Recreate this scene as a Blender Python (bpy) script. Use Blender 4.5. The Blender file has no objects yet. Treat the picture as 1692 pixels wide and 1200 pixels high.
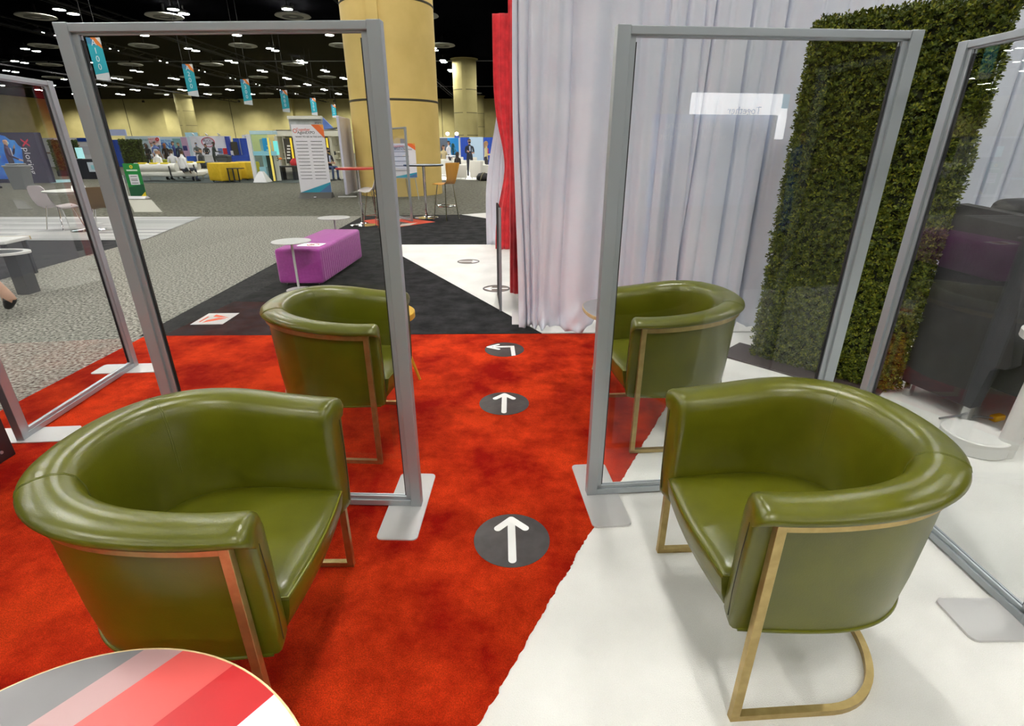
import bpy, bmesh, math, random
from mathutils import Vector, Matrix
random.seed(7)
PI = math.pi
scene = bpy.context.scene
COL = scene.collection

# ------------------------------------------------------------------ camera
FOC = 855.2; PITCH = math.radians(22.734); ROLL = math.radians(-0.095); CAMH = 1.45
cam_data = bpy.data.cameras.new('camera'); cam = bpy.data.objects.new('camera', cam_data); COL.objects.link(cam)
cam_data.sensor_fit = 'HORIZONTAL'; cam_data.sensor_width = 36.0
cam_data.lens = 36.0 * FOC / 1692.0
cam_data.clip_start = 0.05; cam_data.clip_end = 500
_F = Vector((0, math.cos(PITCH), -math.sin(PITCH))); _r = Vector((1, 0, 0)); _u = _r.cross(_F)
_R = _r * math.cos(ROLL) + _u * math.sin(ROLL); _U = -_r * math.sin(ROLL) + _u * math.cos(ROLL)
_m = Matrix((( _R.x, _U.x, -_F.x, 0), (_R.y, _U.y, -_F.y, 0), (_R.z, _U.z, -_F.z, CAMH), (0, 0, 0, 1)))
cam.matrix_world = _m
scene.camera = cam
def ray(x, y): return (x - 846) / FOC * _R - (y - 600) / FOC * _U + _F
def G(x, y, z=0.0):                 # where the line of sight through a pixel meets height z
    d = ray(x, y); t = (z - CAMH) / d.z
    return Vector((d.x * t, d.y * t, z))
def AY(x, y, D):                    # where it meets the vertical plane at distance D
    d = ray(x, y); t = D / d.y
    return Vector((d.x * t, D, CAMH + d.z * t))

# ------------------------------------------------------------------ world and exposure
w = bpy.data.worlds.new('hall_air'); scene.world = w; w.use_nodes = True
w.node_tree.nodes['Background'].inputs[0].default_value = (0.6, 0.62, 0.7, 1)
w.node_tree.nodes['Background'].inputs[1].default_value = 0.05
scene.view_settings.view_transform = 'Standard'; scene.view_settings.look = 'None'
scene.view_settings.exposure = 0.0; scene.view_settings.gamma = 1.0
scene.view_settings.use_curve_mapping = False
scene.cycles.use_denoising = True
scene.cycles.max_bounces = 8; scene.cycles.transparent_max_bounces = 24
scene.cycles.sample_clamp_indirect = 6.0
LAMP = 230.0                        # radiance of the ceiling lamps

# ------------------------------------------------------------------ materials
MATS = {}
def new_mat(name):
    m = bpy.data.materials.new(name); m.use_nodes = True; m.node_tree.nodes.clear(); return m
def nd(t, typ, **kw):
    n = t.nodes.new(typ)
    for k, v in kw.items():
        if k.startswith('_'): setattr(n, k[1:], v)
        else:
            n.inputs[k.replace('__', ' ')].default_value = v
    return n
def c4(c): return (c[0], c[1], c[2], 1.0)
def mat(name, col, rough=0.6, metal=0.0, col2=None, scale=8.0, detail=3.0, bump=0.0, bscale=60.0, emit=0.0, spec=0.5, coat=0.0, ramp=(0.35, 0.65), fine=None, sheen=0.0, stretch=None, nrough=0.5):
    if name in MATS: return MATS[name]
    m = new_mat(name); t = m.node_tree
    out = nd(t, 'ShaderNodeOutputMaterial'); p = nd(t, 'ShaderNodeBsdfPrincipled')
    t.links.new(p.outputs[0], out.inputs[0])
    p.inputs['Base Color'].default_value = c4(col); p.inputs['Roughness'].default_value = rough
    p.inputs['Metallic'].default_value = metal; p.inputs['Specular IOR Level'].default_value = spec
    p.inputs['Coat Weight'].default_value = coat
    p.inputs['Sheen Weight'].default_value = sheen
    if emit: 
        p.inputs['Emission Color'].default_value = c4(col); p.inputs['Emission Strength'].default_value = emit
    tc = nd(t, 'ShaderNodeTexCoord'); src = tc.outputs['Object']
    if stretch:
        mp = nd(t, 'ShaderNodeMapping'); mp.inputs['Scale'].default_value = stretch; t.links.new(src, mp.inputs[0]); src = mp.outputs[0]
    if col2 is not None:
        n = nd(t, 'ShaderNodeTexNoise', Scale=scale, Detail=detail, Roughness=nrough); t.links.new(src, n.inputs['Vector'])
        r = nd(t, 'ShaderNodeValToRGB'); t.links.new(n.outputs[0], r.inputs[0])
        r.color_ramp.elements[0].position = ramp[0]; r.color_ramp.elements[1].position = ramp[1]
        r.color_ramp.elements[0].color = c4(col); r.color_ramp.elements[1].color = c4(col2)
        last = r.outputs[0]
        if fine:
            n2 = nd(t, 'ShaderNodeTexNoise', Scale=fine[0], Detail=2.0); t.links.new(src, n2.inputs['Vector'])
            mr = nd(t, 'ShaderNodeMapRange'); t.links.new(n2.outputs[0], mr.inputs[0])
            mr.inputs[1].default_value = 0.3; mr.inputs[2].default_value = 0.7
            mr.inputs[3].default_value = 1 - fine[1]; mr.inputs[4].default_value = 1 + fine[1]
            mx = nd(t, 'ShaderNodeVectorMath', _operation='SCALE'); t.links.new(last, mx.inputs[0]); t.links.new(mr.outputs[0], mx.inputs['Scale'])
            last = mx.outputs[0]
        t.links.new(last, p.inputs['Base Color'])
        if emit: t.links.new(last, p.inputs['Emission Color'])
    if bump:
        nb = nd(t, 'ShaderNodeTexNoise', Scale=bscale, Detail=3.0); t.links.new(src, nb.inputs['Vector'])
        b = nd(t, 'ShaderNodeBump', Strength=bump, Distance=0.01); t.links.new(nb.outputs[0], b.inputs['Height'])
        t.links.new(b.outputs[0], p.inputs['Normal'])
    MATS[name] = m; return m
def flat(r, g, b, rough=0.6, metal=0.0, emit=0.0):
    """plain paint from an 8-bit sRGB colour"""
    f = lambda v: ((v / 255 + 0.055) / 1.055) ** 2.4 if v > 10 else v / 255 / 12.92
    return mat('paint_%d_%d_%d_%d_%d_%d' % (r, g, b, rough * 100, metal * 100, emit * 100), (f(r), f(g), f(b)), rough, metal, emit=emit)
def glass_mat(name, tint=(0.97, 0.98, 0.98), ior=1.5):
    if name in MATS: return MATS[name]
    m = new_mat(name); t = m.node_tree
    out = nd(t, 'ShaderNodeOutputMaterial'); tr = nd(t, 'ShaderNodeBsdfTransparent'); gl = nd(t, 'ShaderNodeBsdfGlossy')
    tr.inputs[0].default_value = c4(tint); gl.inputs['Roughness'].default_value = 0.0
    fr = nd(t, 'ShaderNodeFresnel', IOR=ior); mx = nd(t, 'ShaderNodeMixShader')
    ge = nd(t, 'ShaderNodeNewGeometry'); mr = nd(t, 'ShaderNodeMapRange'); mr.inputs[3].default_value = ior; mr.inputs[4].default_value = 1 / ior   # same sheet seen from inside
    t.links.new(ge.outputs['Backfacing'], mr.inputs[0]); t.links.new(mr.outputs[0], fr.inputs['IOR'])
    t.links.new(fr.outputs[0], mx.inputs[0]); t.links.new(tr.outputs[0], mx.inputs[1]); t.links.new(gl.outputs[0], mx.inputs[2])
    t.links.new(mx.outputs[0], out.inputs[0]); MATS[name] = m; return m

M_leather = mat('olive_leather', (0.076, 0.081, 0.003), 0.30, col2=(0.122, 0.125, 0.005), scale=5, detail=6, bump=0.05, bscale=260, spec=0.5, coat=0.0, ramp=(0.3, 0.75))
M_seam = mat('olive_thread', (0.12, 0.13, 0.015), 0.5)
M_seamdark = mat('dark_seam', (0.012, 0.014, 0.003), 0.6)
M_brass = mat('brushed_brass', (0.50, 0.38, 0.16), 0.38, 0.85, col2=(0.42, 0.31, 0.12), scale=30)
M_alu = mat('brushed_aluminium', (0.47, 0.51, 0.54), 0.42, 0.65)
M_gasket = mat('black_gasket', (0.01, 0.01, 0.012), 0.5)
M_plate = mat('satin_steel_plate', (0.74, 0.73, 0.72), 0.42, 0.35)
M_glass = glass_mat('clear_glass')
M_red = mat('red_carpet_pile', (0.36, 0.006, 0.002), 0.95, col2=(0.86, 0.058, 0.010), scale=2.6, detail=8, bump=0.5, bscale=260, spec=0.1, ramp=(0.38, 0.62), fine=(300, 0.30), nrough=0.66)
M_white = mat('white_carpet_pile', (0.80, 0.79, 0.75), 0.95, col2=(0.88, 0.87, 0.83), scale=3, bump=0.35, bscale=300, spec=0.1, fine=(420, 0.05))
M_black = mat('black_carpet_pile', (0.006, 0.006, 0.007), 0.95, col2=(0.028, 0.028, 0.030), scale=5, detail=7, bump=0.5, bscale=260, spec=0.1, ramp=(0.38, 0.68), fine=(300, 0.3), nrough=0.64)
M_greynear = mat('speckled_grey_carpet', (0.045, 0.044, 0.038), 0.95, col2=(0.50, 0.48, 0.42), scale=42, detail=8, bump=0.5, bscale=120, spec=0.1, ramp=(0.33, 0.68))
M_greyfar = mat('dark_grey_carpet', (0.085, 0.083, 0.064), 0.95, col2=(0.20, 0.195, 0.16), scale=14, detail=6, spec=0.1)
M_drape = mat('white_drape_cloth', (0.73, 0.765, 0.87), 0.8, col2=(0.79, 0.82, 0.91), scale=3, sheen=0.2)
M_reddrape = mat('red_velvet_drape', (0.55, 0.010, 0.016), 0.85, col2=(0.75, 0.02, 0.03), scale=9, sheen=0.3)
M_wall = mat('tan_painted_block', (0.48, 0.415, 0.17), 0.8, col2=(0.54, 0.47, 0.20), scale=0.7)
M_colpaint = mat('ochre_column_paint', (0.70, 0.50, 0.15), 0.6, col2=(0.76, 0.55, 0.18), scale=1.5)
M_ceil = mat('black_ceiling', (0.003, 0.003, 0.004), 0.9, spec=0.0)
M_truss = mat('black_steel', (0.008, 0.008, 0.009), 0.6, spec=0.1)
M_darkline = mat('dark_joint', (0.05, 0.04, 0.02), 0.8)
M_lamp = mat('lamp_lens', (1.0, 0.985, 0.93), 0.5, emit=LAMP)
M_lampcan = mat('lamp_housing', (0.05, 0.05, 0.05), 0.5)
M_diff = mat('air_diffuser_metal', (0.42, 0.42, 0.36), 0.6)
M_chrome = mat('polished_chrome', (0.75, 0.75, 0.76), 0.12, 1.0)
M_whitepl = mat('white_plastic', (0.78, 0.77, 0.74), 0.35)
M_skin = mat('skin', (0.52, 0.29, 0.19), 0.55)
M_skindark = mat('dark_skin', (0.13, 0.065, 0.04), 0.55)

# ------------------------------------------------------------------ mesh helpers
class MB:
    def __init__(s): s.v = []; s.f = []; s.mi = []
    def add(s, vs, fs, mi=0):
        o = len(s.v); s.v += [tuple(p) for p in vs]; s.f += [tuple(i + o for i in f) for f in fs]; s.mi += [mi] * len(fs); return s
    def box(s, x0, x1, y0, y1, z0, z1, mi=0, M=None):
        vs = [Vector((x, y, z)) for z in (z0, z1) for y in (y0, y1) for x in (x0, x1)]
        if M is not None: vs = [M @ v for v in vs]
        return s.add(vs, [(0, 2, 3, 1), (4, 5, 7, 6), (0, 1, 5, 4), (2, 6, 7, 3), (0, 4, 6, 2), (1, 3, 7, 5)], mi)
    def bbox(s, x0, x1, y0, y1, z0, z1, b=0.01, mi=0, M=None):
        """box with chamfered edges"""
        b = min(b, (x1 - x0) / 2.01, (y1 - y0) / 2.01, (z1 - z0) / 2.01)
        bm = bmesh.new(); bmesh.ops.create_cube(bm, size=1)
        for v in bm.verts: v.co = Vector(((x0 + x1) / 2 + v.co.x * (x1 - x0), (y0 + y1) / 2 + v.co.y * (y1 - y0), (z0 + z1) / 2 + v.co.z * (z1 - z0)))
        bmesh.ops.bevel(bm, geom=bm.edges[:], offset=b, segments=3, profile=0.5, affect='EDGES')
        bm.verts.index_update()
        vs = [v.co.copy() for v in bm.verts]
        if M is not None: vs = [M @ v for v in vs]
        s.add(vs, [[v.index for v in f.verts] for f in bm.faces], mi); bm.free(); return s
    def prism(s, poly, z0, z1, mi=0, M=None):
        n = len(poly); vs = [Vector((p[0], p[1], z0)) for p in poly] + [Vector((p[0], p[1], z1)) for p in poly]
        if M is not None: vs = [M @ v for v in vs]
        fs = [tuple(range(n - 1, -1, -1)), tuple(range(n, 2 * n))] + [(i, (i + 1) % n, (i + 1) % n + n, i + n) for i in range(n)]
        return s.add(vs, fs, mi)
    def lathe(s, prof, n=24, M=None, mi=0, sx=1.0, sy=1.0, ring=False):
        if ring: prof = list(prof) + [prof[0]]
        vs = []; fs = []
        for r, z in prof:
            for k in range(n):
                a = 2 * PI * k / n; vs.append(Vector((r * math.cos(a) * sx, r * math.sin(a) * sy, z)))
        if M is not None: vs = [M @ v for v in vs]
        for j in range(len(prof) - 1):
            for k in range(n):
                a = j * n + k; b = j * n + (k + 1) % n; fs.append((a, b, b + n, a + n))
        if prof[0][0] > 1e-6 and not ring: fs.append(tuple(range(n - 1, -1, -1)))
        if prof[-1][0] > 1e-6 and not ring: fs.append(tuple(range((len(prof) - 1) * n, len(prof) * n)))
        return s.add(vs, fs, mi)
    def cyl(s, p0, p1, r0, r1=None, n=12, mi=0):
        return s.tube([p0, p1], [r0, r0 if r1 is None else r1], n, mi)
    def tube(s, pts, r, n=8, mi=0, closed=False):
        pts = [Vector(p) for p in pts]; L = len(pts)
        rs = r if isinstance(r, (list, tuple)) else [r] * L
        vs = []; fs = []; up = Vector((0, 0, 1)); prevx = None
        for i, p in enumerate(pts):
            a = pts[(i - 1) % L] if (i > 0 or closed) else p; b = pts[(i + 1) % L] if (i < L - 1 or closed) else p
            t = (b - a).normalized()
            x = prevx - t * prevx.dot(t) if prevx is not None else (t.cross(up) if abs(t.z) < 0.95 else t.cross(Vector((0, 1, 0))))
            x.normalize(); prevx = x; y = t.cross(x)
            for k in range(n):
                an = 2 * PI * k / n; vs.append(p + (x * math.cos(an) + y * math.sin(an)) * rs[i])
        m = L if closed else L - 1
        for i in range(m):
            j = (i + 1) % L
            for k in range(n):
                k2 = (k + 1) % n; fs.append((i * n + k, i * n + k2, j * n + k2, j * n + k))
        if not closed: fs += [tuple(range(n - 1, -1, -1)), tuple(range((L - 1) * n, L * n))]
        return s.add(vs, fs, mi)
    def sweep(s, path, sec, mi=0, cap=True):
        """path: list of (point, outward normal); sec: list of (offset outward, z)"""
        n = len(sec); vs = []; fs = []
        for p, nn in path:
            for o, z in sec: vs.append((p[0] + nn[0] * o, p[1] + nn[1] * o, p[2] + z))
        for i in range(len(path) - 1):
            for k in range(n):
                k2 = (k + 1) % n; fs.append((i * n + k, (i + 1) * n + k, (i + 1) * n + k2, i * n + k2))
        if cap: fs += [tuple(range(n)), tuple(range((len(path) - 1) * n + n - 1, (len(path) - 1) * n - 1, -1))]
        return s.add(vs, fs, mi)
    def build(s, name, mats, parent=None, smooth=None, kind=None):
        me = bpy.data.meshes.new(name); me.from_pydata(s.v, [], s.f)
        for m in (mats if isinstance(mats, (list, tuple)) else [mats]): me.materials.append(m)
        if any(s.mi): me.polygons.foreach_set('material_index', s.mi)
        bm = bmesh.new(); bm.from_mesh(me); bmesh.ops.recalc_face_normals(bm, faces=bm.faces[:]); bm.to_mesh(me); bm.free()
        if smooth is not None:
            me.polygons.foreach_set('use_smooth', [True] * len(me.polygons))
            me.set_sharp_from_angle(angle=math.radians(smooth))
        me.update()
        o = bpy.data.objects.new(name, me); COL.objects.link(o)
        if parent is not None: o.parent = parent
        if kind: o['kind'] = kind
        return o
def tag(o, label=None, cat=None, group=None, kind=None):
    if label: o['label'] = label
    if cat: o['category'] = cat
    if group: o['group'] = group
    if kind: o['kind'] = kind
    return o
def thing(name, label, cat, loc=(0, 0, 0), rotz=0.0, group=None):
    o = bpy.data.objects.new(name, None); COL.objects.link(o); o.empty_display_size = 0.1
    o.location = loc; o.rotation_euler = (0, 0, rotz)
    return tag(o, label, cat, group)
def dup(root, loc, rotz, label=None, group=None, scale=None):
    r = root.copy(); COL.objects.link(r); r.location = loc; r.rotation_euler = (0, 0, rotz)
    if scale: r.scale = scale
    if label: r['label'] = label
    if group: r['group'] = group
    for ch in list(root.children):
        c = ch.copy(); COL.objects.link(c); c.parent = r
        for g in list(ch.children):
            d = g.copy(); COL.objects.link(d); d.parent = c
    return r
def struct(name, mb, m, parent=None, smooth=None):
    o = mb.build(name, m, parent, smooth)
    if parent is None: o['kind'] = 'structure'
    return o
def rotz(a): return Matrix.Rotation(a, 4, 'Z')
def place(x, y, z, a=0.0): return Matrix.Translation((x, y, z)) @ rotz(a)
def text(name, s, size, m, parent, loc, rot=(PI / 2, 0, 0), align='CENTER', ext=0.001, space=1.0, bold=0.0):
    cu = bpy.data.curves.new(name, 'FONT'); cu.body = s; cu.size = size; cu.align_x = align; cu.align_y = 'CENTER'
    cu.extrude = ext; cu.space_character = space; cu.offset = bold; cu.resolution_u = 3
    o = bpy.data.objects.new(name, cu); COL.objects.link(o)
    dg = bpy.context.evaluated_depsgraph_get(); dg.update()
    me = bpy.data.meshes.new_from_object(o.evaluated_get(dg)); me.name = name
    bpy.data.objects.remove(o); bpy.data.curves.remove(cu)
    me.materials.clear(); me.materials.append(m)
    t = bpy.data.objects.new(name, me); COL.objects.link(t); t.parent = parent
    t.location = loc; t.rotation_euler = rot
    return t
def smoothstep(a, b, x):
    t = max(0.0, min(1.0, (x - a) / (b - a))); return t * t * (3 - 2 * t)

# ================================================================== the hall
HALL = (-105, 45, -30, 131); CEIL = 11.4
struct('floor', MB().box(HALL[0], HALL[1], HALL[2], HALL[3], -0.3, -0.012), M_greyfar)
struct('ceiling', MB().box(HALL[0], HALL[1], HALL[2], HALL[3], CEIL, CEIL + 0.3), M_ceil)
wall_b = struct('wall_back', MB().box(HALL[0], HALL[1], 131, 131.5, -0.012, CEIL), M_wall)
wall_l = struct('wall_left', MB().box(HALL[0] - 0.5, HALL[0], HALL[2], HALL[3], -0.012, CEIL), M_wall)
struct('wall_right', MB().box(HALL[1], HALL[1] + 0.5, HALL[2], HALL[3], -0.012, CEIL), M_wall)
struct('wall_front', MB().box(HALL[0], HALL[1], HALL[2] - 0.5, HALL[2], -0.012, CEIL), M_wall)
# movement joints and pilasters of the back wall
for i, x in enumerate((-88, -64, -40, -16, 8)):
    MB().box(x, x + 0.12, 130.96, 131.0, 0, CEIL).build('joint', M_darkline, wall_b)
for x in (-76, -52, -28):
    MB().box(x - 2.6, x + 2.6, 129.6, 131.0, 0, CEIL).build('pilaster', M_wall, wall_b)
for k in range(3):
    MB().box(HALL[0], HALL[1], 130.97, 131.0, 2.7 + 2.6 * k, 2.76 + 2.6 * k).build('course_joint', M_wall, wall_b)

# big round columns, each with a vertical conduit strip and cladding joints
def column(x, y, r, label, cond, rot, cap=False, top=CEIL):
    t = thing('column', label, 'column', (x, y, 0), rot)
    MB().lathe([(r, -0.012), (r, top)], 64).build('shaft', M_colpaint if not cap else M_wall, t, 40)
    if cap: MB().lathe([(r * 0.9, top - 0.1), (r * 1.16, top - 0.05), (r * 1.16, top)], 48).build('capital', M_wall, t, 30)
    for z in (2.7, 5.25, 7.8):
        if z < top: MB().lathe([(r + 0.004, z), (r + 0.012, z + 0.01), (r + 0.012, z + 0.05), (r + 0.004, z + 0.06)], 64).build('joint_band', M_darkline, t, 40)
    MB().box(-cond, cond, -r - 0.05, -r + 0.03, 0, top).build('conduit_strip', M_colpaint if not cap else M_wall, t)
    return t
cl = G(565 + 35, 320); 
column(-3.72, 18.35, 1.37, 'massive round ochre column behind the bar tables', 0.16, -0.10)
column(-5.75, 72.0, 1.45, 'tan round column with a flared top standing beyond the white lounge', 0.22, 0.0, True, 11.2)
column(-7.3, 122.0, 1.5, 'slim looking tan column half hidden behind the flared column', 0.2, 0.0, True, 11.2)
column(-63.5, 112.0, 1.5, 'tan column standing against the far wall behind the trade booths', 0.3, 0.0, True, 11.2)

# ---- ceiling fittings
lampM = MB().lathe([(0.0, 0.0), (0.30, 0.0)], 16)
_lens = None
def ceiling_lamp(x, y):
    global _lens
    t = thing('ceiling_lamp', 'small bright round lamp hung in a pair under the black ceiling', 'lamp', (x, y, CEIL - 0.55), 0, 'pairs of ceiling lamps')
    if _lens is None:
        c = MB().lathe([(0.40, -0.02), (0.40, 0.1), (0.18, 0.22), (0.05, 0.25), (0.05, 0.54)], 16).build('housing', M_lampcan, t, 40)
        l = MB().lathe([(0.0, -0.021), (0.37, -0.021)], 16).build('lens', M_lamp, t)
        _lens = (c, l)
    else:
        for q in _lens:
            k = q.copy(); COL.objects.link(k); k.parent = t
xs = [-16.6 - 8.45 * i for i in range(-4, 9)]
ys = [45.5 + 8.3 * j for j in range(-7, 10)]
for i, x in enumerate(xs):
    for j, y in enumerate(ys):
        if abs(x + 3.4) < 2 and abs(y - 18) < 2: continue
        for dy in (0, 1.35):
            p = Vector((x, y + dy, CEIL - 0.57)) - cam.location; zc = p.dot(_F)
            seen = zc > 1 and -30 < 846 + FOC * p.dot(_R) / zc < 870 and -10 < 600 - FOC * p.dot(_U) / zc
            near = -26 < x < 18 and y < 46
            if (seen and y < 118) or near: ceiling_lamp(x, y + dy)
dfm = None
for i in range(-3, 6):
    for j in range(0, 6):
        x = -16.5 - 9.7 * i; y = 46.2 + 12.4 * j
        if i < -1 or (i == -1 and j == 2): continue
        t = thing('air_diffuser', 'round grey air diffuser under the black ceiling', 'air vent', (x, y, CEIL - 0.9), 0, 'round ceiling air diffusers')
        if dfm is None:
            a = MB().lathe([(1.2, 0), (1.3, 0.03), (1.25, 0.10), (0.3, 0.16)], 28).build('cone', M_diff, t, 40)
            b = MB().lathe([(0.75, -0.005), (0.78, -0.02), (0.32, -0.02), (0.30, -0.005)], 24, ring=True).build('ring', M_lampcan, t, 40)
            c = MB().cyl((0, 0, 0.16), (0, 0, 0.86), 0.1).build('duct', M_truss, t)
            dfm = (a, b, c)
        else:
            for q in dfm: k = q.copy(); COL.objects.link(k); k.parent = t
# wall washers that make the bright scallops on the far wall
for k in range(10):
    x = -99 + 10.2 * k; t = thing('wall_washer', 'spot fitting that throws a scallop of light on the far tan wall', 'lamp', (x, 123.5, CEIL - 0.9), 0, 'wall washers')
    MB().cyl((0, 0, 0.1), (0, 0, 0.88), 0.04, n=6).build('stem', M_truss, t); MB().lathe([(0.3, -0.3), (0.22, 0.1), (0, 0.1)], 12).build('housing', M_truss, t)
    ld = bpy.data.lights.new('wash_beam', 'SPOT'); ld.energy = 8500; ld.color = (1.0, 0.97, 0.88); ld.spot_size = math.radians(104); ld.spot_blend = 1.0; ld.shadow_soft_size = 0.25
    lo = bpy.data.objects.new('wash_beam', ld); COL.objects.link(lo); lo.parent = t; lo.location = (0, 0, -0.32); lo.rotation_euler = (math.radians(34), 0, 0)
for n, y in ((1, 72), (2, 101)):
    tag(MB().cyl((-104, y, CEIL - 0.4), (44, y, CEIL - 0.4), 0.05, n=6).build('ceiling_pipe', flat(150, 152, 156, 0.4)), 'thin pale pipe running across under the black ceiling, %s' % ('nearer the flared column' if n == 1 else 'beyond the flared column'), 'pipe')
for tn, x in enumerate((-60.6, -40.7, -31, -11.6, 8)):
    t = thing('ceiling_truss', 'black steel truss running along under the black ceiling', 'truss', (x, 50, CEIL - 0.9), 0, 'black ceiling trusses')
    for dx, dz in ((-0.25, 0), (0.25, 0), (0, 0.6)): MB().box(dx - 0.05, dx + 0.05, -60, 78, dz - 0.05, dz + 0.05).build('chord', M_truss, t)
    b = MB()
    for k in range(46):
        y0 = -60 + 3 * k; b.cyl((-0.25, y0, 0), (0, y0 + 1.5, 0.6), 0.03, n=4); b.cyl((0, y0 + 1.5, 0.6), (0.25, y0 + 3, 0), 0.03, n=4)
    b.build('web_bars', M_truss, t)

# ================================================================== carpets laid on the floor
def ragged(p, q, n, amp, seed):
    rnd = random.Random(seed); out = []; nx, ny = -(q[1] - p[1]), q[0] - p[0]; L = math.hypot(nx, ny); v = 0
    for i in range(n + 1):
        s = i / n; v = 0.6 * v + rnd.uniform(-1, 1) * amp
        out.append((p[0] + (q[0] - p[0]) * s + nx / L * v, p[1] + (q[1] - p[1]) * s + ny / L * v))
    return out
def carpet(name, poly, top, m, label):
    o = MB().prism(poly, -0.012, top).build(name, m); tag(o, label, 'carpet'); return o
seam = ragged((-1.10, -0.95), (0.310, 1.665), 330, 0.0032, 3) + ragged((0.316, 1.676), (1.66, 4.10), 300, 0.0030, 4)
carpet('white_carpet', [(-1.22, -1.2), (8, -1.2), (8, 4.16), (1.68, 4.115)] + seam[::-1], 0.0, M_white, 'wide white plush carpet under the chairs beside the hedge')
carpet('red_carpet', [(-3.04, -1.2), (-1.22, -1.2)] + seam + [(1.66, 4.10), (-3.04, 4.045)], 0.004, M_red, 'mottled red plush carpet with arrow stickers running between the chairs')
carpet('black_carpet', [(-3.09, 4.05), (0.25, 4.105), (-2.07, 8.34), (2.5, 8.34), (2.5, 11.2), (-0.45, 11.5), (-1.15, 12.28), (-3.36, 12.08)], 0.002, M_black, 'black plush carpet around the purple bench')
carpet('white_carpet', [(-2.07, 8.34), (0.25, 4.105), (1.68, 4.12), (2.5, 4.17), (2.5, 8.34)], 0.005, M_white, 'white triangle of carpet with two arrow stickers set into the black carpet')
carpet('white_carpet', [(-1.15, 12.28), (-0.45, 11.5), (2.5, 11.2), (2.5, 12.6), (-0.6, 12.6)], 0.006, M_white, 'sliver of white carpet at the far corner of the black carpet')
carpet('aisle_carpet', [(-3.045, -6), (-3.05, 4.06), (-3.095, 4.06), (-3.37, 12.08), (-6.95, 12.0), (-6.25, 9.0), (-6.05, 6.0), (-5.6, 2.0), (-5.2, -6)], 0.0, M_greynear, 'light speckled grey aisle carpet beside the black and red carpets')
carpet('black_carpet', [(-6.06, 6.0), (-6.26, 8.85), (-16, 8.85), (-16, -6), (-5.21, -6), (-5.61, 2.0)], -0.002, M_black, 'flat black carpet under the low white tables')
# grey wood strips of the neighbouring stand, each laid singly
M_plank = [flat(168, 168, 166, 0.5), flat(186, 186, 184, 0.5), flat(150, 150, 149, 0.5), flat(200, 199, 196, 0.5), flat(176, 176, 175, 0.5)]
pf = thing('plank_floor', 'pale grey wood plank floor under the white shell chair', 'floor', (0, 0, 0)); rr = random.Random(5)
for j in range(17):
    y0 = 8.86 + j * 0.185; x = -6.22 - (y0 - 8.86) * 0.23
    while x > -18:
        L = rr.uniform(1.1, 2.6); MB().box(x - L + 0.004, x, y0 + 0.003, y0 + 0.182, -0.012, 0.0).build('plank', M_plank[rr.randrange(5)], pf); x -= L
# square carpet tiles that differ in tone further out
for (p, c, l) in (((212, 330, 262, 350), (146, 143, 133), 'pale square carpet patch in front of the green stand sign'), ((20, 330, 48, 345), (72, 70, 64), 'darker square carpet patch on the aisle beside the grey bin')):
    a = [G(p[0], p[1]), G(p[2] - 12, p[1]), G(p[2] + 6, p[3]), G(p[0] + 10, p[3])]
    carpet('carpet_tile', [(q.x, q.y) for q in a], -0.004, flat(*c, 0.95), l)

# ================================================================== floor stickers
M_stick = mat('charcoal_vinyl', (0.042, 0.036, 0.036), 0.45, col2=(0.062, 0.055, 0.055), scale=14, bump=0.5, bscale=9)
M_stickw = flat(250, 249, 246, 0.5)
def capsule(p, q, r, n=8):
    a = math.atan2(q[1] - p[1], q[0] - p[0]); out = []
    for k in range(n + 1): t = a - PI / 2 + PI * k / n; out.append((q[0] + r * math.cos(t), q[1] + r * math.sin(t)))
    for k in range(n + 1): t = a + PI / 2 + PI * k / n; out.append((p[0] + r * math.cos(t), p[1] + r * math.sin(t)))
    return out
def sticker(x, y, rot, label, bent=False, z=0.004, ring=False):
    t = thing('arrow_sticker', label, 'floor sticker', (x, y, z), rot)
    R = 0.151
    if ring: MB().lathe([(R, 0), (R, 0.0016), (R - 0.02, 0.0016), (R - 0.02, 0.0)], 48, ring=True).build('disc_rim', M_stick, t); MB().lathe([(R - 0.005, 0), (R - 0.005, 0.0012)], 48).build('disc', flat(120, 108, 100, 0.6), t)
    else: MB().lathe([(R, 0), (R, 0.0014)], 64).build('disc', M_stick, t)
    b = MB(); z0, z1 = 0.0014, 0.0022
    if bent:
        b.prism([(0.048, -0.138), (0.079, -0.133), (0.079, 0.070), (0.048, 0.070)], z0, z1); b.prism([(-0.085, 0.040), (0.05, 0.040), (0.05, 0.070), (-0.085, 0.070)], z0, z1 + 0.0001)
        b.prism(capsule((-0.125, 0.055), (-0.045, 0.105), 0.013), z0, z1 + 0.0002); b.prism(capsule((-0.125, 0.055), (-0.045, 0.005), 0.013), z0, z1 + 0.0003)
    else:
        b.prism(capsule((0, -0.115), (0, 0.115), 0.0155), z0, z1); b.prism(capsule((0, 0.118), (-0.056, 0.062), 0.0155), z0, z1 + 0.0001); b.prism(capsule((0, 0.118), (0.056, 0.062), 0.0155), z0, z1 + 0.0002)
    b.build('arrow', M_stickw, t); return t
sticker(-0.002, 1.632, 0.02, 'round charcoal sticker with a straight white arrow beside the steel base plates on red carpet')
sticker(-0.048, 2.816, 0.0, 'round charcoal sticker with a straight white arrow between the two rear green chairs')
sticker(-0.058, 3.722, 0.05, 'round charcoal sticker with a white arrow bent to the left by the black carpet', bent=True)
sticker(-0.59, 7.02, -PI / 2, 'round arrow sticker pointing right on the white triangle of carpet', z=0.005, ring=True)
sticker(-0.17, 5.57, PI / 2, 'round arrow sticker pointing left beside the black display stand', z=0.005, ring=True)
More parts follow.
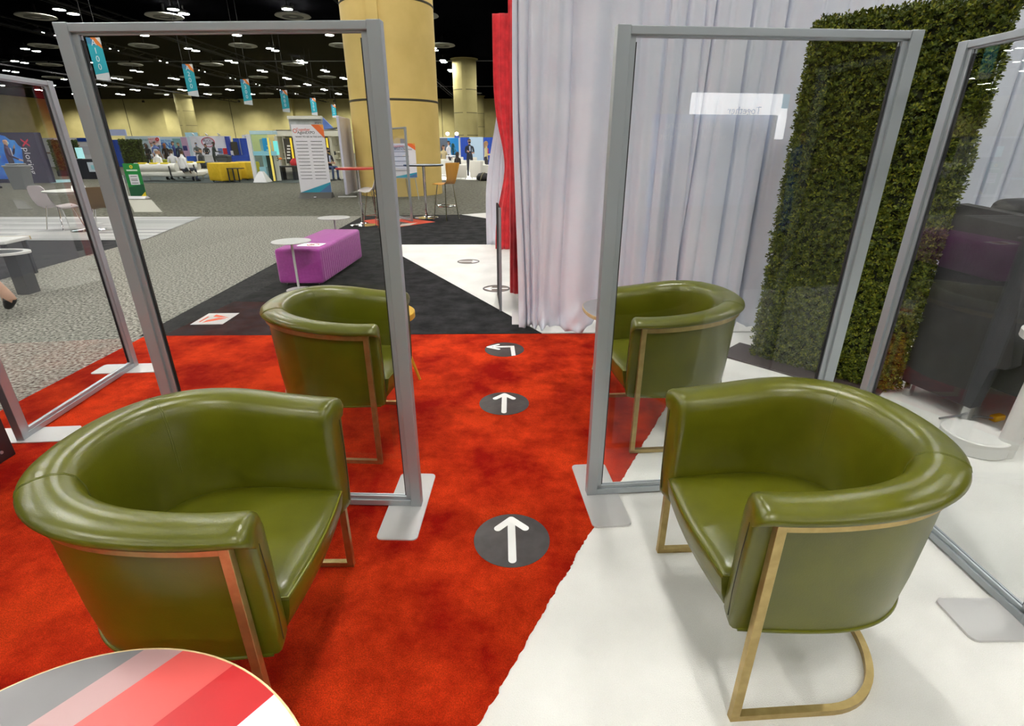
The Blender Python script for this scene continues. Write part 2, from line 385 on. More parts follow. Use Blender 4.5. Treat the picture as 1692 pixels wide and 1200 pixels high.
# white square sticker with an orange triangle emblem
q = [G(316, 537), G(370, 536), G(394, 518), G(343, 518)]; cxy = (q[0] + q[2]) / 2
t = thing('emblem_sticker', 'white square floor sticker with an orange triangle emblem on black carpet', 'floor sticker', (cxy.x, cxy.y, 0.002), math.radians(2))
MB().box(-0.14, 0.14, -0.165, 0.165, 0, 0.002).build('sheet', M_stickw, t)
M_or = flat(232, 92, 44, 0.6)
b = MB()
for poly in ([(-0.06, -0.12), (0.10, 0.0), (0.02, 0.02), (-0.05, -0.05)], [(0.11, 0.02), (-0.05, 0.12), (-0.05, 0.06), (0.02, 0.04)]): b.prism(poly, 0.002, 0.003)
b.build('emblem', M_or, t)
MB().prism([(-0.1, -0.1), (-0.085, -0.1), (-0.085, 0.06), (-0.1, 0.06)], 0.002, 0.003).build('caption_bar', M_or, t)

# ================================================================== green barrel chairs
def chair_path(x_front, x_mid, x_back, yf, ym, n_exp, N, front_extra=0.0):
    half = []
    for k in range(9): s = k / 8; half.append((x_front + (x_mid - x_front) * s, yf + (ym - yf) * math.sin(s * PI / 2)))
    for k in range(1, 33):
        a = PI / 2 * k / 32; half.append((x_mid - (x_mid - x_back) * math.sin(a) ** (2 / n_exp), ym * max(0.0, math.cos(a)) ** (2 / n_exp)))
    pts = half + [(x, -y) for x, y in reversed(half[:-1])]
    d = [0]
    for i in range(1, len(pts)): d.append(d[-1] + math.dist(pts[i], pts[i - 1]))
    out = []; j = 0
    for k in range(N + 1):
        t = d[-1] * k / N
        while j < len(d) - 2 and d[j + 1] < t: j += 1
        s = (t - d[j]) / max(1e-9, d[j + 1] - d[j]); out.append((pts[j][0] + (pts[j + 1][0] - pts[j][0]) * s, pts[j][1] + (pts[j + 1][1] - pts[j][1]) * s))
    res = []
    for k, p in enumerate(out):
        a = out[max(0, k - 1)]; c = out[min(N, k + 1)]; tx, ty = c[0] - a[0], c[1] - a[1]; L = math.hypot(tx, ty)
        res.append((p, (ty / L * -1 * -1 if False else -ty / L * -1, tx / L * -1)))   # outward
    # make sure normals point away from the seat centre
    fix = []
    for p, nn in res:
        if (p[0] + 0.02) * nn[0] + p[1] * nn[1] < 0: nn = (-nn[0], -nn[1])
        fix.append((p, nn))
    return fix
def rise(x): return 0.046 * smoothstep(0.25, -0.30, x)
TUB = [(-0.022, 0.302), (-0.012, 0.40), (-0.004, 0.55), (0.0, 0.650), (0.0, 0.660), (0.014, 0.661), (0.025, 0.665), (0.030, 0.674), (0.026, 0.684), (0.012, 0.693), (-0.012, 0.699), (-0.040, 0.700), (-0.064, 0.694), (-0.082, 0.680), (-0.092, 0.652), (-0.095, 0.60), (-0.096, 0.50), (-0.097, 0.40), (-0.098, 0.33), (-0.09, 0.306), (-0.05, 0.300)]
def make_chair(label, loc, rz):
    t = thing('barrel_chair', label, 'chair', loc, rz, 'green leather barrel chairs')
    path = chair_path(0.276, 0.03, -0.302, 0.308, 0.328, 2.2, 76)
    secs = []
    for (p, nn) in path:
        r = rise(p[0]); secs.append([(p[0] + nn[0] * o, p[1] + nn[1] * o, z + (r + 0.007) * max(0.0, (z - 0.3) / 0.39)) for o, z in TUB])
    # rounded arm fronts
    def cap(sec, ext, sc):
        cx = sum(v[0] for v in sec) / len(sec); cy = sum(v[1] for v in sec) / len(sec); cz = 0.50; 
        return [(v[0] + ext, cy + (v[1] - cy) * sc, cz + (v[2] - cz) * (1 - (1 - sc) * 0.30)) for v in sec]
    secs = [cap(secs[0], 0.024, 0.50), cap(secs[0], 0.021, 0.78), cap(secs[0], 0.012, 0.94)] + secs + [cap(secs[-1], 0.012, 0.94), cap(secs[-1], 0.021, 0.78), cap(secs[-1], 0.024, 0.50)]
    n = len(TUB); vs = [v for s_ in secs for v in s_]; fs = []
    for i in range(len(secs) - 1):
        for k in range(n):
            k2 = (k + 1) % n; fs.append((i * n + k, (i + 1) * n + k, (i + 1) * n + k2, i * n + k2))
    fs += [tuple(range(n)), tuple(range((len(secs) - 1) * n + n - 1, (len(secs) - 1) * n - 1, -1))]
    tub = MB().add(vs, fs).build('tub_shell', M_leather, t, 60)
    # stitched seams over the rim, down the inside
    for k in (27, len(path) - 28):
        p, nn = path[k]; r = rise(p[0]); seq = TUB[6:17]
        tx, ty = -nn[1], nn[0]
        for off in (-0.003, 0.003):
            pts = [(p[0] + nn[0] * o + tx * off, p[1] + nn[1] * o + ty * off, z + (r + 0.007) * max(0.0, (z - 0.3) / 0.39)) for o, z in seq]
            MB().tube([Vector(q) + Vector((nn[0] * (0.0004 if i < 4 else -0.0004), nn[1] * (0.0004 if i < 4 else -0.0004), 0.0004)) for i, q in enumerate(pts)], 0.0008, 6).build('stitched_seam', M_seam, tub)
    # piping round the bottom edge of the tub
    MB().tube([(p[0] - nn[0] * 0.02, p[1] - nn[1] * 0.02, 0.303) for p, nn in path], 0.0042, 6).build('bottom_piping', M_leather, tub, 60)
    # seams down the arm fronts
    for s in (1, -1):
        MB().tube([(0.2975, s * 0.280, 0.640), (0.3005, s * 0.278, 0.55), (0.3000, s * 0.274, 0.42), (0.2955, s * 0.270, 0.335)], 0.0012, 6).build('front_seam', M_seamdark, tub)
    # seat cushion
    sp = chair_path(0.298, 0.02, -0.235, 0.214, 0.234, 2.3, 48)
    ring = [p for p, _ in sp]
    front = [(0.298, -0.214 + 0.428 * k / 12) for k in range(1, 12)]
    # bow the front edge a little
    ring = ring + [(x + 0.014 * math.cos((y / 0.214) * PI / 2), y) for x, y in front]
    m = len(ring); vs = []; fs = []
    def lev(sc, z, dx=0.0, crown=0.0):
        out = []
        for x, y in ring:
            px, py = (x - 0.0) * sc + dx, y * sc
            out.append((px, py, z + crown))
        return out
    L = [lev(0.95, 0.300, -0.020), lev(0.99, 0.310, -0.018), lev(1.0, 0.35, -0.008), lev(1.0, 0.398, 0.0), lev(0.995, 0.410, 0.0), lev(0.97, 0.419, 0), lev(0.9, 0.427), lev(0.75, 0.436), lev(0.5, 0.443), lev(0.25, 0.446)]
    for l in L: vs += l
    for i in range(len(L) - 1):
        for k in range(m): fs.append((i * m + k, i * m + (k + 1) % m, (i + 1) * m + (k + 1) % m, (i + 1) * m + k))
    fs += [tuple(range(m - 1, -1, -1)), tuple(range((len(L) - 1) * m, len(L) * m))]
    seat = MB().add(vs, fs).build('seat_cushion', M_leather, t, 60)
    MB().tube([(x - 0.002, y, 0.409) for x, y in ring], 0.0044, 6, closed=True).build('seat_piping', M_leather, seat, 60)
    # underside board
    MB().prism([(p[0] - nn[0] * 0.05, p[1] - nn[1] * 0.05) for p, nn in path if p[0] < 0.20], 0.306, 0.345).build('underside', M_leather, t)
    # brass frame: two posts, rail under the rim, curved floor runner
    for s in (1, -1):
        y = 0.318 * s
        MB().bbox(0.236, 0.260, y - 0.010, y + 0.010, 0.0, 0.668, 0.0015).build('front_post', M_brass, t)
    pr = [(p, nn) for p, nn in path if p[0] < 0.258]
    MB().sweep([((p[0], p[1], rise(p[0]) * 0.90), nn) for p, nn in pr], [(-0.008, 0.646), (0.012, 0.646), (0.012, 0.668), (-0.008, 0.668)]).build('rim_rail', M_brass, t, 40)
    sl = chair_path(0.260, -0.02, -0.268, 0.318, 0.316, 2.15, 60)
    MB().sweep([((p[0], p[1], 0.0), nn) for p, nn in sl], [(-0.010, 0.0), (0.010, 0.0), (0.010, 0.020), (-0.010, 0.020)]).build('floor_runner', M_brass, t, 40)
    return t
ch = make_chair('green leather barrel chair beside the low table with a grey, red and white top', (-0.853, 1.180, 0.004), math.radians(-0.5))
dup(ch, (0.836, 1.264, 0.0), math.radians(183.0), 'green leather barrel chair standing wholly on white carpet, back towards a glass screen')
dup(ch, (-0.885, 2.50, 0.004), math.radians(-2.5), 'green leather barrel chair on red carpet, its back turned to the purple bench')
dup(ch, (0.836, 2.600, 0.004), math.radians(184.0), 'green leather barrel chair on the red and white carpet edge before white drapes')

# ================================================================== glass screens on steel base plates
SCR_H = 1.803
def screen(label, a, b, plates=(True, True), H=SCR_H, side=1):
    """a, b: outer ends of the face the seats are on"""
    a = Vector((a[0], a[1], 0)); b = Vector((b[0], b[1], 0)); W = (b - a).length; ang = math.atan2(b.y - a.y, b.x - a.x)
    t = thing('glass_screen', label, 'partition', (a.x, a.y, 0.006), ang, 'aluminium framed glass screens')
    H = H - 0.006; d = 0.040; pw = 0.044
    for x0 in (0.0, W - pw): MB().bbox(x0, x0 + pw, 0, d, 0.003, H, 0.002).build('post', M_alu, t)
    MB().bbox(pw, W - pw, 0.002, d - 0.002, H - 0.026, H - 0.002, 0.002).build('top_rail', M_alu, t)
    MB().bbox(pw, W - pw, 0.002, d - 0.002, 0.003, 0.031, 0.002).build('bottom_rail', M_alu, t)
    x0, x1, z0, z1 = pw, W - pw, 0.031, H - 0.026
    for yy in (0.010, d - 0.018):
        b_ = MB(); g = 0.020
        b_.box(x0, x0 + g, yy, yy + 0.008, z0, z1); b_.box(x1 - g, x1, yy, yy + 0.008, z0, z1)
        b_.box(x0, x1, yy, yy + 0.008, z1 - 0.006, z1); b_.box(x0, x1, yy, yy + 0.008, z0, z0 + 0.016)
        b_.build('glazing_bead', M_alu, t)
    MB().box(x0 + 0.003, x1 - 0.003, d / 2 - 0.003, d / 2 + 0.003, z0 + 0.003, z1 - 0.003).build('glass_pane', M_glass, t)
    for xx in (x0 + 0.022, x1 - 0.025): MB().box(xx, xx + 0.003, d / 2 - 0.006, d / 2 + 0.006, z0 + 0.02, z1 - 0.02).build('gasket', M_gasket, t)
    for ok, xc in zip(plates, (0.0, W)):
        if not ok: continue
        c = -0.022 if xc == 0 else W + 0.022 - 0.165
        poly = []
        for (px, py, a0) in ((c + 0.165 - 0.022, d / 2 + 0.225 - 0.022, 0), (c + 0.022, d / 2 + 0.225 - 0.022, 90), (c + 0.022, d / 2 - 0.225 + 0.022, 180), (c + 0.165 - 0.022, d / 2 - 0.225 + 0.022, 270)):
            for k in range(6): an = math.radians(a0 + 18 * k); poly.append((px + 0.022 * math.cos(an), py + 0.022 * math.sin(an)))
        MB().prism(poly, -0.005, 0.003).build('base_plate', M_plate, t)
    return t
screen('glass screen in an aluminium frame between the two green chairs on red carpet', (-1.408, 1.865), (-0.394, 1.829))
screen('glass screen in an aluminium frame showing the hedge and white drapes through it', (0.334, 1.903), (1.368, 2.000))
screen('glass screen in an aluminium frame at the grey aisle edge of the red carpet', (-2.598, 2.385), (-2.675, 3.42))
screen('glass screen in an aluminium frame in front of the charcoal armchair', (1.655, 2.225), (1.66, 1.19))

# ================================================================== drapes
def drape(name, label, pts, z0, z1, m, folds, amp, seed, puddle=0.0, rows=36, tie=None, gather=0.0, group=None, cols=300, tc=0.95, flare=0.0, pull=None):
    """a hanging cloth along a floor polyline; folds deepen downwards, hem puddles on the floor"""
    rnd = random.Random(seed); P = [Vector((p[0], p[1], 0)) for p in pts]
    seg = [(P[i + 1] - P[i]).length for i in range(len(P) - 1)]; tot = sum(seg)
    def at(s):
        s *= tot
        for i, L in enumerate(seg):
            if s <= L or i == len(seg) - 1: d = (P[i + 1] - P[i]).normalized(); return P[i] + d * s, Vector((-d.y, d.x, 0))
            s -= L
    PL = []; c = rnd.uniform(0, 0.03); scale = 1.0 / tot
    while c < 1.02:
        wd = rnd.choice((0.010, 0.014, 0.022, 0.045)) * rnd.uniform(0.8, 1.2); PL.append((c, wd * scale, rnd.uniform(0.35, 1.0) * (1 if rnd.random() < 0.6 else -0.7), rnd.uniform(-0.05, 0.05) * scale, rnd.uniform(-0.4, 1.2)))
        c += rnd.uniform(0.7, 1.5) * scale * tot / (folds * 2.2)
    def fold(s, v):
        f = 0.30 * math.sin(2 * PI * s * folds * 0.45 + seed + v)
        for c, wd, a_, ln, gr in PL:
            d = (s - c - ln * v) / (wd * (1 + 0.5 * v))
            if abs(d) < 3: f += a_ * math.exp(-d * d) * (0.75 + gr * 0.5 * v)
        return f
    b = MB(); vs = []; fs = []
    for r in range(rows + 1):
        v = r / rows; z = z1 + (z0 - z1) * v
        for i in range(cols + 1):
            s = i / cols; a = s * folds * 2 * PI
            A = amp * (0.7 + 0.5 * v); f = fold(s, v)
            ss = s
            if tie is not None:
                w = 1 - gather * math.exp(-((z - tie) / 0.55) ** 2); ss = tc + (s - tc) * w
            if pull: ss = s + (pull[0] - s) * pull[1] * smoothstep(0.35, 1.0, v) * math.exp(-((s - pull[0]) / pull[2]) ** 2)
            if flare: ss = 1 - (1 - s) * (1 - flare * (1 - smoothstep(0.0, 0.75, v)))
            p, nn = at(min(1, max(0, ss)))
            o = A * f
            zz = z
            if puddle and v > 0.88:
                k = (v - 0.88) / 0.12; xm = s * tot
                n1 = math.sin(xm * 21 + seed) + 0.7 * math.sin(xm * 37 + 2.1 * seed + 5 * k) + 0.5 * math.sin(xm * 63 + 9 * k)
                o += -puddle * k * k * (0.55 + 0.25 * n1) + 0.018 * k * math.sin(xm * 48 + 14 * k + seed)
                zz = max(z0 + 0.006 + 0.030 * (1 - k) + 0.022 * k * abs(math.sin(xm * 29 + 11 * k)), z)
            q = p + nn * o; vs.append((q.x, q.y, zz))
    n = cols + 1
    for r in range(rows):
        for i in range(cols): fs.append((r * n + i, r * n + i + 1, (r + 1) * n + i + 1, (r + 1) * n + i))
    o = b.add(vs, fs).build(name, m, None, 180); tag(o, label, 'curtain', group)
    sol = o.modifiers.new('cloth_thickness', 'SOLIDIFY'); sol.thickness = 0.004
    return o
drape('white_drape', 'tall white drape whose gathered hem puddles beside the black display stand', [(0.005, 4.235), (1.12, 4.235)], 0.006, 3.02, M_drape, 5.5, 0.085, 2, puddle=0.085, pull=(0.20, 0.55, 0.22), rows=56)
drape('white_drape', 'tall white drape hanging behind the green chair and the left edge of the hedge', [(1.10, 4.245), (2.35, 4.25)], 0.006, 3.02, M_drape, 5.5, 0.080, 5, puddle=0.08, rows=56)
drape('white_drape', 'tall white drape hanging behind the hedge and the charcoal armchair', [(2.33, 4.27), (3.1, 3.95), (4.6, 3.1)], 0.006, 3.02, M_drape, 9, 0.06, 9, puddle=0.05)
drape('white_drape', 'white side drape running back behind the black display stand', [(0.10, 7.75), (0.14, 4.55)], 0.01, 3.0, M_drape, 9, 0.03, 4, cols=160)
drape('red_drape', 'narrow red drape tied in at the middle beside a white drape', [(-0.25, 7.90), (0.06, 7.87)], 0.012, 3.03, M_reddrape, 4, 0.03, 6, tie=1.19, gather=0.5, cols=90)
drape('red_drape', 'strip of red drape showing behind the edge of the black display stand', [(-0.035, 5.35), (0.07, 5.30)], 0.012, 3.0, M_reddrape, 2, 0.02, 8, cols=40)
drape('white_drape', 'white drape hanging beyond the tied red drape', [(-0.40, 8.28), (0.1, 8.25)], 0.012, 2.5, M_drape, 4, 0.02, 11, cols=90, flare=0.5)
for i, (x, y) in enumerate(((0.20, 4.42), (2.38, 4.40), (4.68, 3.25), (0.20, 8.12))):
    t = thing('drape_upright', 'steel upright with a flat foot holding up the drapes', 'pole', (x, y, 0.004), 0, 'drape uprights')
    MB().cyl((0, 0, 0.006), (0, 0, 3.05), 0.02).build('pole', M_alu, t, 40); MB().bbox(-0.2, 0.2, -0.1, 0.3, 0, 0.006, 0.002).build('foot', M_plate, t)
for i, (p, q, l) in enumerate((((0.04, 4.42), (2.38, 4.40), 'straight crossbar above the drape behind the rear chair'), ((2.40, 4.40), (4.68, 3.25), 'crossbar above the drape behind the charcoal armchair'))):
    tag(MB().cyl((p[0], p[1], 3.03), (q[0], q[1], 3.03), 0.016).build('drape_crossbar', M_alu, None, 40), 'steel ' + l, 'pole')
# black display stand seen edge-on
t = thing('display_stand', 'thin black upright display stand with a silver front edge beside the white drape', 'display', (-0.095, 4.72, 0.006), math.radians(4))
MB().bbox(-0.018, 0.002, 0.012, 0.60, 0.0, 0.93, 0.003).build('panel', M_truss, t); MB().bbox(-0.022, 0.000, 0.0, 0.012, 0.0, 0.945, 0.002).build('front_edge', M_alu, t)

# ================================================================== boxwood hedge tower
def foliage_mat(name, c0, c1, c2):
    m = new_mat(name); t = m.node_tree
    out = nd(t, 'ShaderNodeOutputMaterial'); p = nd(t, 'ShaderNodeBsdfPrincipled'); t.links.new(p.outputs[0], out.inputs[0])
    g = nd(t, 'ShaderNodeNewGeometry'); r = nd(t, 'ShaderNodeValToRGB'); t.links.new(g.outputs['Random Per Island'], r.inputs[0])
    r.color_ramp.elements[0].color = c4(c0); r.color_ramp.elements[1].color = c4(c2); e = r.color_ramp.elements.new(0.6); e.color = c4(c1)
    t.links.new(r.outputs[0], p.inputs['Base Color']); p.inputs['Roughness'].default_value = 0.42; p.inputs['Specular IOR Level'].default_value = 0.35
    return m
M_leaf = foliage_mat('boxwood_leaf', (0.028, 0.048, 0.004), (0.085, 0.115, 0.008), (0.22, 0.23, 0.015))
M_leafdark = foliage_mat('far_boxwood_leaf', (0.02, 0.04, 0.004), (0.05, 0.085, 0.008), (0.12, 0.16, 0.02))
M_core = mat('hedge_core', (0.010, 0.014, 0.003), 0.9)
def hedge_leaves(W, D, H, n, size, seed, z0=0.0, sides='flrt'):
    """sprigs of small pointed leaves on the faces of a block; local x across, -y the front"""
    rnd = random.Random(seed); vs = []; fs = []
    faces = []
    if 'f' in sides: faces.append((W * H, 'f'))
    if 'k' in sides: faces.append((W * H, 'k'))
    if 'l' in sides: faces.append((D * H, 'l'))
    if 'r' in sides: faces.append((D * H, 'r'))
    if 't' in sides: faces.append((W * D, 't'))
    tot = sum(a for a, _ in faces)
    for a, k in faces:
        for _ in range(int(n * a / tot)):
            u = rnd.random(); v = rnd.random(); dp = rnd.uniform(-0.03, 0.022) * size / 0.022
            if k == 'f': c = Vector((-W / 2 + W * u, -D / 2 - dp, z0 + H * v)); nn = Vector((0, -1, 0))
            elif k == 'k': c = Vector((-W / 2 + W * u, D / 2 + dp, z0 + H * v)); nn = Vector((0, 1, 0))
            elif k == 'l': c = Vector((-W / 2 - dp, -D / 2 + D * u, z0 + H * v)); nn = Vector((-1, 0, 0))
            elif k == 'r': c = Vector((W / 2 + dp, -D / 2 + D * u, z0 + H * v)); nn = Vector((1, 0, 0))
            else: c = Vector((-W / 2 + W * u, -D / 2 + D * v, z0 + H + dp)); nn = Vector((0, 0, 1))
            ax = (nn + Vector((rnd.gauss(0, 0.45), rnd.gauss(0, 0.45), 0.55 + rnd.gauss(0, 0.4)))).normalized()
            x = ax.cross(Vector((rnd.gauss(0, 1), rnd.gauss(0, 1), rnd.gauss(0, 1)))).normalized(); y = ax.cross(x)
            s = size * rnd.uniform(0.7, 1.25); nl = 4 + (rnd.random() < 0.5)
            for j in range(nl):
                an = 2 * PI * j / nl + rnd.uniform(-0.4, 0.4); side = x * math.cos(an) + y * math.sin(an)
                tip = c + (side * 0.8 + ax * rnd.uniform(0.45, 0.9)) * s; base = c + side * s * 0.06
                wd = ax.cross(side).normalized() * s * 0.24; mid = base.lerp(tip, 0.55) + ax * s * 0.06
                o = len(vs); vs += [base, mid + wd, tip, mid - wd]; fs.append((o, o + 1, o + 2, o + 3))
    return MB().add(vs, fs)
hA = G(1236, 588); hB = G(1476, 654); hd = (hB - hA); hW = hd.length; hang = math.atan2(hd.y, hd.x)
hn = Vector((-math.sin(hang), math.cos(hang), 0)); hD = 0.18; hc = (hA + hB) / 2 + hn * (hD / 2)
t = thing('hedge_wall', 'tall dense green boxwood hedge panel in front of the white drapes', 'hedge', (hc.x, hc.y, 0.0), hang)
MB().bbox(-hW / 2 + 0.02, hW / 2 - 0.02, -hD / 2 + 0.03, hD / 2 - 0.02, 0.012, 2.10, 0.03).build('core', M_core, t)
hedge_leaves(hW - 0.04, hD - 0.03, 2.11, 15500, 0.0225, 21, 0.012, 'flrt').build('foliage', M_leaf, t, None, 'stuff')
MB().bbox(-hW / 2 - 0.16, hW / 2 - 0.06, -hD / 2 - 0.16, hD / 2 + 0.02, 0.0, 0.014, 0.004).build('base_plate', mat('dark_brown_board', (0.05, 0.035, 0.035), 0.5), t)

# ================================================================== printed-top tables
M_topgrey = mat('print_grey', (0.20, 0.19, 0.20), 0.3, col2=(0.26, 0.25, 0.26), scale=3); M_topred1 = flat(168, 40, 62, 0.3); M_topred2 = flat(198, 48, 52, 0.3); M_topred3 = flat(222, 92, 88, 0.3)
M_topwhite = flat(226, 226, 236, 0.3); M_topgrey2 = flat(188, 150, 150, 0.3); M_birch = mat('birch_ply_edge', (0.66, 0.52, 0.28), 0.5, col2=(0.55, 0.42, 0.2), scale=40); M_topwhite2 = flat(240, 240, 245, 0.3)
def pebble(rx, ry, n=72, tri=0.14, ph=0.0):
    return [((rx * (1 + tri * math.cos(3 * a + ph))) * math.cos(a), (ry * (1 + tri * math.cos(3 * a + ph))) * math.sin(a)) for a in (2 * PI * k / n for k in range(n))]
def clip(poly, a, b, c):      # keep a*x+b*y>=c
    out = []
    for i in range(len(poly)):
        p, q = poly[i], poly[(i + 1) % len(poly)]; dp = a * p[0] + b * p[1] - c; dq = a * q[0] + b * q[1] - c
        if dp >= 0: out.append(p)
        if dp * dq < 0: s = dp / (dp - dq); out.append((p[0] + (q[0] - p[0]) * s, p[1] + (q[1] - p[1]) * s))
    return out
def print_table(label, loc, rz, outline, h, bands, n_ang, legm, legs=3):
    t = thing('printed_table', label, 'table', loc, rz)
    top = MB().prism(outline, h - 0.022, h).build('table_top', M_birch, t)
    nx, ny = math.cos(n_ang), math.sin(n_ang); cuts = [b for b, _ in bands]
    inner = [(x * 0.988, y * 0.988) for x, y in outline]
    for i, (c0, m) in enumerate(bands):
        p = clip(inner, nx, ny, c0)
        if i + 1 < len(bands): p = clip(p, -nx, -ny, -bands[i + 1][0])
        if len(p) > 2: MB().prism(p, h, h + 0.0012).build('printed_band', m, top)
    for k in range(legs):
        a = 2 * PI * k / legs + 0.5; MB().tube([(0.06 * math.cos(a), 0.10 * math.sin(a), h - 0.022), (0.15 * math.cos(a), 0.15 * math.sin(a), 0)], [0.017, 0.011], 10).build('leg', legm, t, 40)
    return t
pebl = pebble(0.415, 0.34, 96, 0.03, 0.6)
print_table('low pebble-shaped table printed grey, red and white before a green chair', (-0.735, 0.445, 0.004), 0.0, pebl, 0.45,
    [(-1, M_topgrey), (-0.245, M_topgrey2), (-0.175, M_topred3), (-0.055, M_topred2), (0.072, M_topwhite), (0.20, M_topwhite2)], math.radians(-36), M_birch)
print_table('small pebble-shaped table printed grey and red beside the chair before white drapes', (0.72, 3.33, 0.004), math.radians(30), pebble(0.27, 0.23, 72, 0.08, 1.0), 0.45,
    [(-1, M_topgrey), (0.02, M_topred3), (0.12, M_topwhite)], math.radians(-60), M_birch)
t = thing('round_table', 'small round yellow wooden table beside the rear chair on red carpet', 'table', (-0.832, 3.22, 0.004), 0.3)
M_yel = mat('yellow_lacquer', (0.72, 0.42, 0.035), 0.4)
MB().lathe([(0.0, 0.415), (0.195, 0.415), (0.2, 0.42), (0.2, 0.455), (0.195, 0.46), (0.0, 0.46)], 40).build('table_top', M_yel, t, 40)
for k in range(3):
    a = 2 * PI * k / 3 - 0.55; MB().tube([(0.08 * math.cos(a), 0.08 * math.sin(a), 0.415), (0.22 * math.cos(a), 0.22 * math.sin(a), 0)], [0.014, 0.009], 8).build('leg', M_yel, t, 40)

# ================================================================== purple bench, its card and little white tables
M_purple = mat('magenta_wool', (0.42, 0.035, 0.34), 0.85, col2=(0.48, 0.05, 0.40), scale=30, bump=0.3, bscale=200, sheen=0.3)
t = thing('bench', 'long magenta upholstered bench on black carpet', 'bench', (0, 0, 0.002), 0)
p0 = G(463, 474); p1 = G(541, 471); dx = Vector((p1.x - p0.x, p1.y - p0.y, 0)); bw = 0.50; bl = 1.50; ba = math.radians(-1.5)
t.location = (-2.345, 5.66, 0.002); t.rotation_euler = (0, 0, ba)
MB().bbox(-bw / 2, bw / 2, 0, bl, 0.035, 0.42, 0.035).build('upholstered_block', M_purple, t, 50)
chn = MB()
for k in range(22): y = 0.08 + k * (bl - 0.16) / 21; chn.box(bw / 2 - 0.001, bw / 2 + 0.004, y - 0.022, y + 0.022, 0.06, 0.38)
chn.build('ribbed_side', M_purple, t)
for sx in (-1, 1):
    for yy in (0.06, bl - 0.06): MB().cyl((sx * (bw / 2 - 0.06), yy, 0), (sx * (bw / 2 - 0.06), yy, 0.04), 0.02).build('foot', M_chrome, t, 40)
k_ = thing('notice_card', 'white card with a red crossed-out circle lying on the magenta bench', 'card', (-2.27, 5.93, 0.4225), math.radians(-4))
MB().box(-0.13, 0.13, -0.09, 0.09, 0, 0.002).build('sheet', M_stickw, k_)
MB().lathe([(0.055, 0.002), (0.055, 0.003), (0.072, 0.003), (0.072, 0.002)], 32, place(0.02, 0, 0), ring=True).build('red_ring', flat(206, 40, 44), k_)
MB().box(-0.06, 0.06, -0.006, 0.006, 0.002, 0.0032, M=place(0.02, 0, 0, 0.78)).build('red_bar', flat(206, 40, 44), k_)
MB().box(-0.02, 0.04, -0.03, 0.03, 0.002, 0.0025).build('black_figure', flat(40, 40, 42), k_)
def disc_table(label, x, y, h, r, lean=0.0, rz=0.0):
    t = thing('side_table', label, 'table', (x, y, 0.002), rz, 'little white disc tables')
    MB().lathe([(0.0, h - 0.012), (r - 0.004, h - 0.012), (r, h - 0.006), (r - 0.003, h), (0.0, h)], 40).build('table_top', M_whitepl, t, 40)
    MB().tube([(0, 0, 0.008), (lean, 0, h - 0.012)], 0.013, 10).build('stem', M_whitepl, t, 40)
    MB().lathe([(0.13, 0), (0.13, 0.006), (0.05, 0.010), (0.0, 0.010)], 32).build('base', M_whitepl, t, 40)
pt = G(489, 402, 0.53); disc_table('small white disc table over the front end of the magenta bench', -2.33, 5.54, 0.53, 0.20)
disc_table('small white disc table behind the far end of the magenta bench', -2.50, 7.50, 0.53, 0.22)

# ================================================================== charcoal high-back sofa and white pedestal table by the hedge
M_char = mat('charcoal_felt', (0.020, 0.020, 0.023), 0.8, col2=(0.030, 0.030, 0.034), scale=6, bump=0.2, bscale=160)
t = thing('high_back_armchair', 'charcoal high-backed armchair with tall side panels behind the glass screen', 'armchair', (2.565, 2.575, 0.0), math.radians(17))
side = [(0.40, 0.09), (0.0, 0.09), (-0.025, 0.33), (-0.045, 0.355), (-0.085, 0.36), (-0.105, 0.385), (0.045, 1.105), (0.08, 1.125), (0.40, 1.155)]
Ms = Matrix(((0, 0, 1, 0), (1, 0, 0, 0), (0, 1, 0, 0), (0, 0, 0, 1)))
for x in (0.0, 0.86): MB().prism(side, x, x + 0.08, M=Ms).build('side_panel', M_char, t)
MB().bbox(0.08, 0.86, 0.30, 0.40, 0.09, 1.13, 0.02).build('back_panel', M_char, t, 40)
MB().bbox(0.085, 0.855, 0.13, 0.31, 0.40, 1.19, 0.05).build('back_cushion', M_char, t, 40)
MB().bbox(0.085, 0.855, -0.30, 0.30, 0.20, 0.44, 0.04).build('seat', M_char, t, 40)
for x, y, h in ((0.03, 0.02, 0.1), (0.91, 0.02, 0.1), (0.03, 0.36, 0.1), (0.91, 0.36, 0.1), (0.16, -0.24, 0.21), (0.78, -0.24, 0.21)): MB().bbox(x - 0.02, x + 0.02, y - 0.02, y + 0.02, 0.0, h, 0.003).build('leg', M_chrome, t)
t = thing('pedestal_table', 'white side table with a drum base and thick offset column beside the charcoal armchair', 'table', (2.40, 2.33, 0.0), math.radians(-20))
MB().lathe([(0.14, 0), (0.145, 0.004), (0.145, 0.078), (0.14, 0.083), (0.0, 0.083)], 48).build('drum_base', M_whitepl, t, 40)
MB().tube([(0.115, -0.05, 0.0), (0.13, -0.05, 0.32), (0.15, -0.05, 0.60)], [0.040, 0.046, 0.056], 24).build('column', M_whitepl, t, 50)
MB().prism(pebble(0.24, 0.2, 48, 0.06), 0.60, 0.635, M=place(0.26, -0.02, 0)).build('table_top', M_whitepl, t)
t = thing('power_plug', 'yellow plug on a thin grey cord on the white carpet under the charcoal armchair', 'cord', (2.76, 2.60, 0.0), 0.3)
MB().bbox(-0.03, 0.05, -0.02, 0.02, 0.0, 0.035, 0.008).build('plug', flat(236, 178, 20, 0.4), t, 40); MB().tube([(-0.03, 0, 0.02), (-0.1, 0.02, 0.03), (-0.2, 0.08, 0.02), (-0.3, 0.1, 0.01)], 0.006, 6).build('cord', flat(120, 120, 120), t, 40)
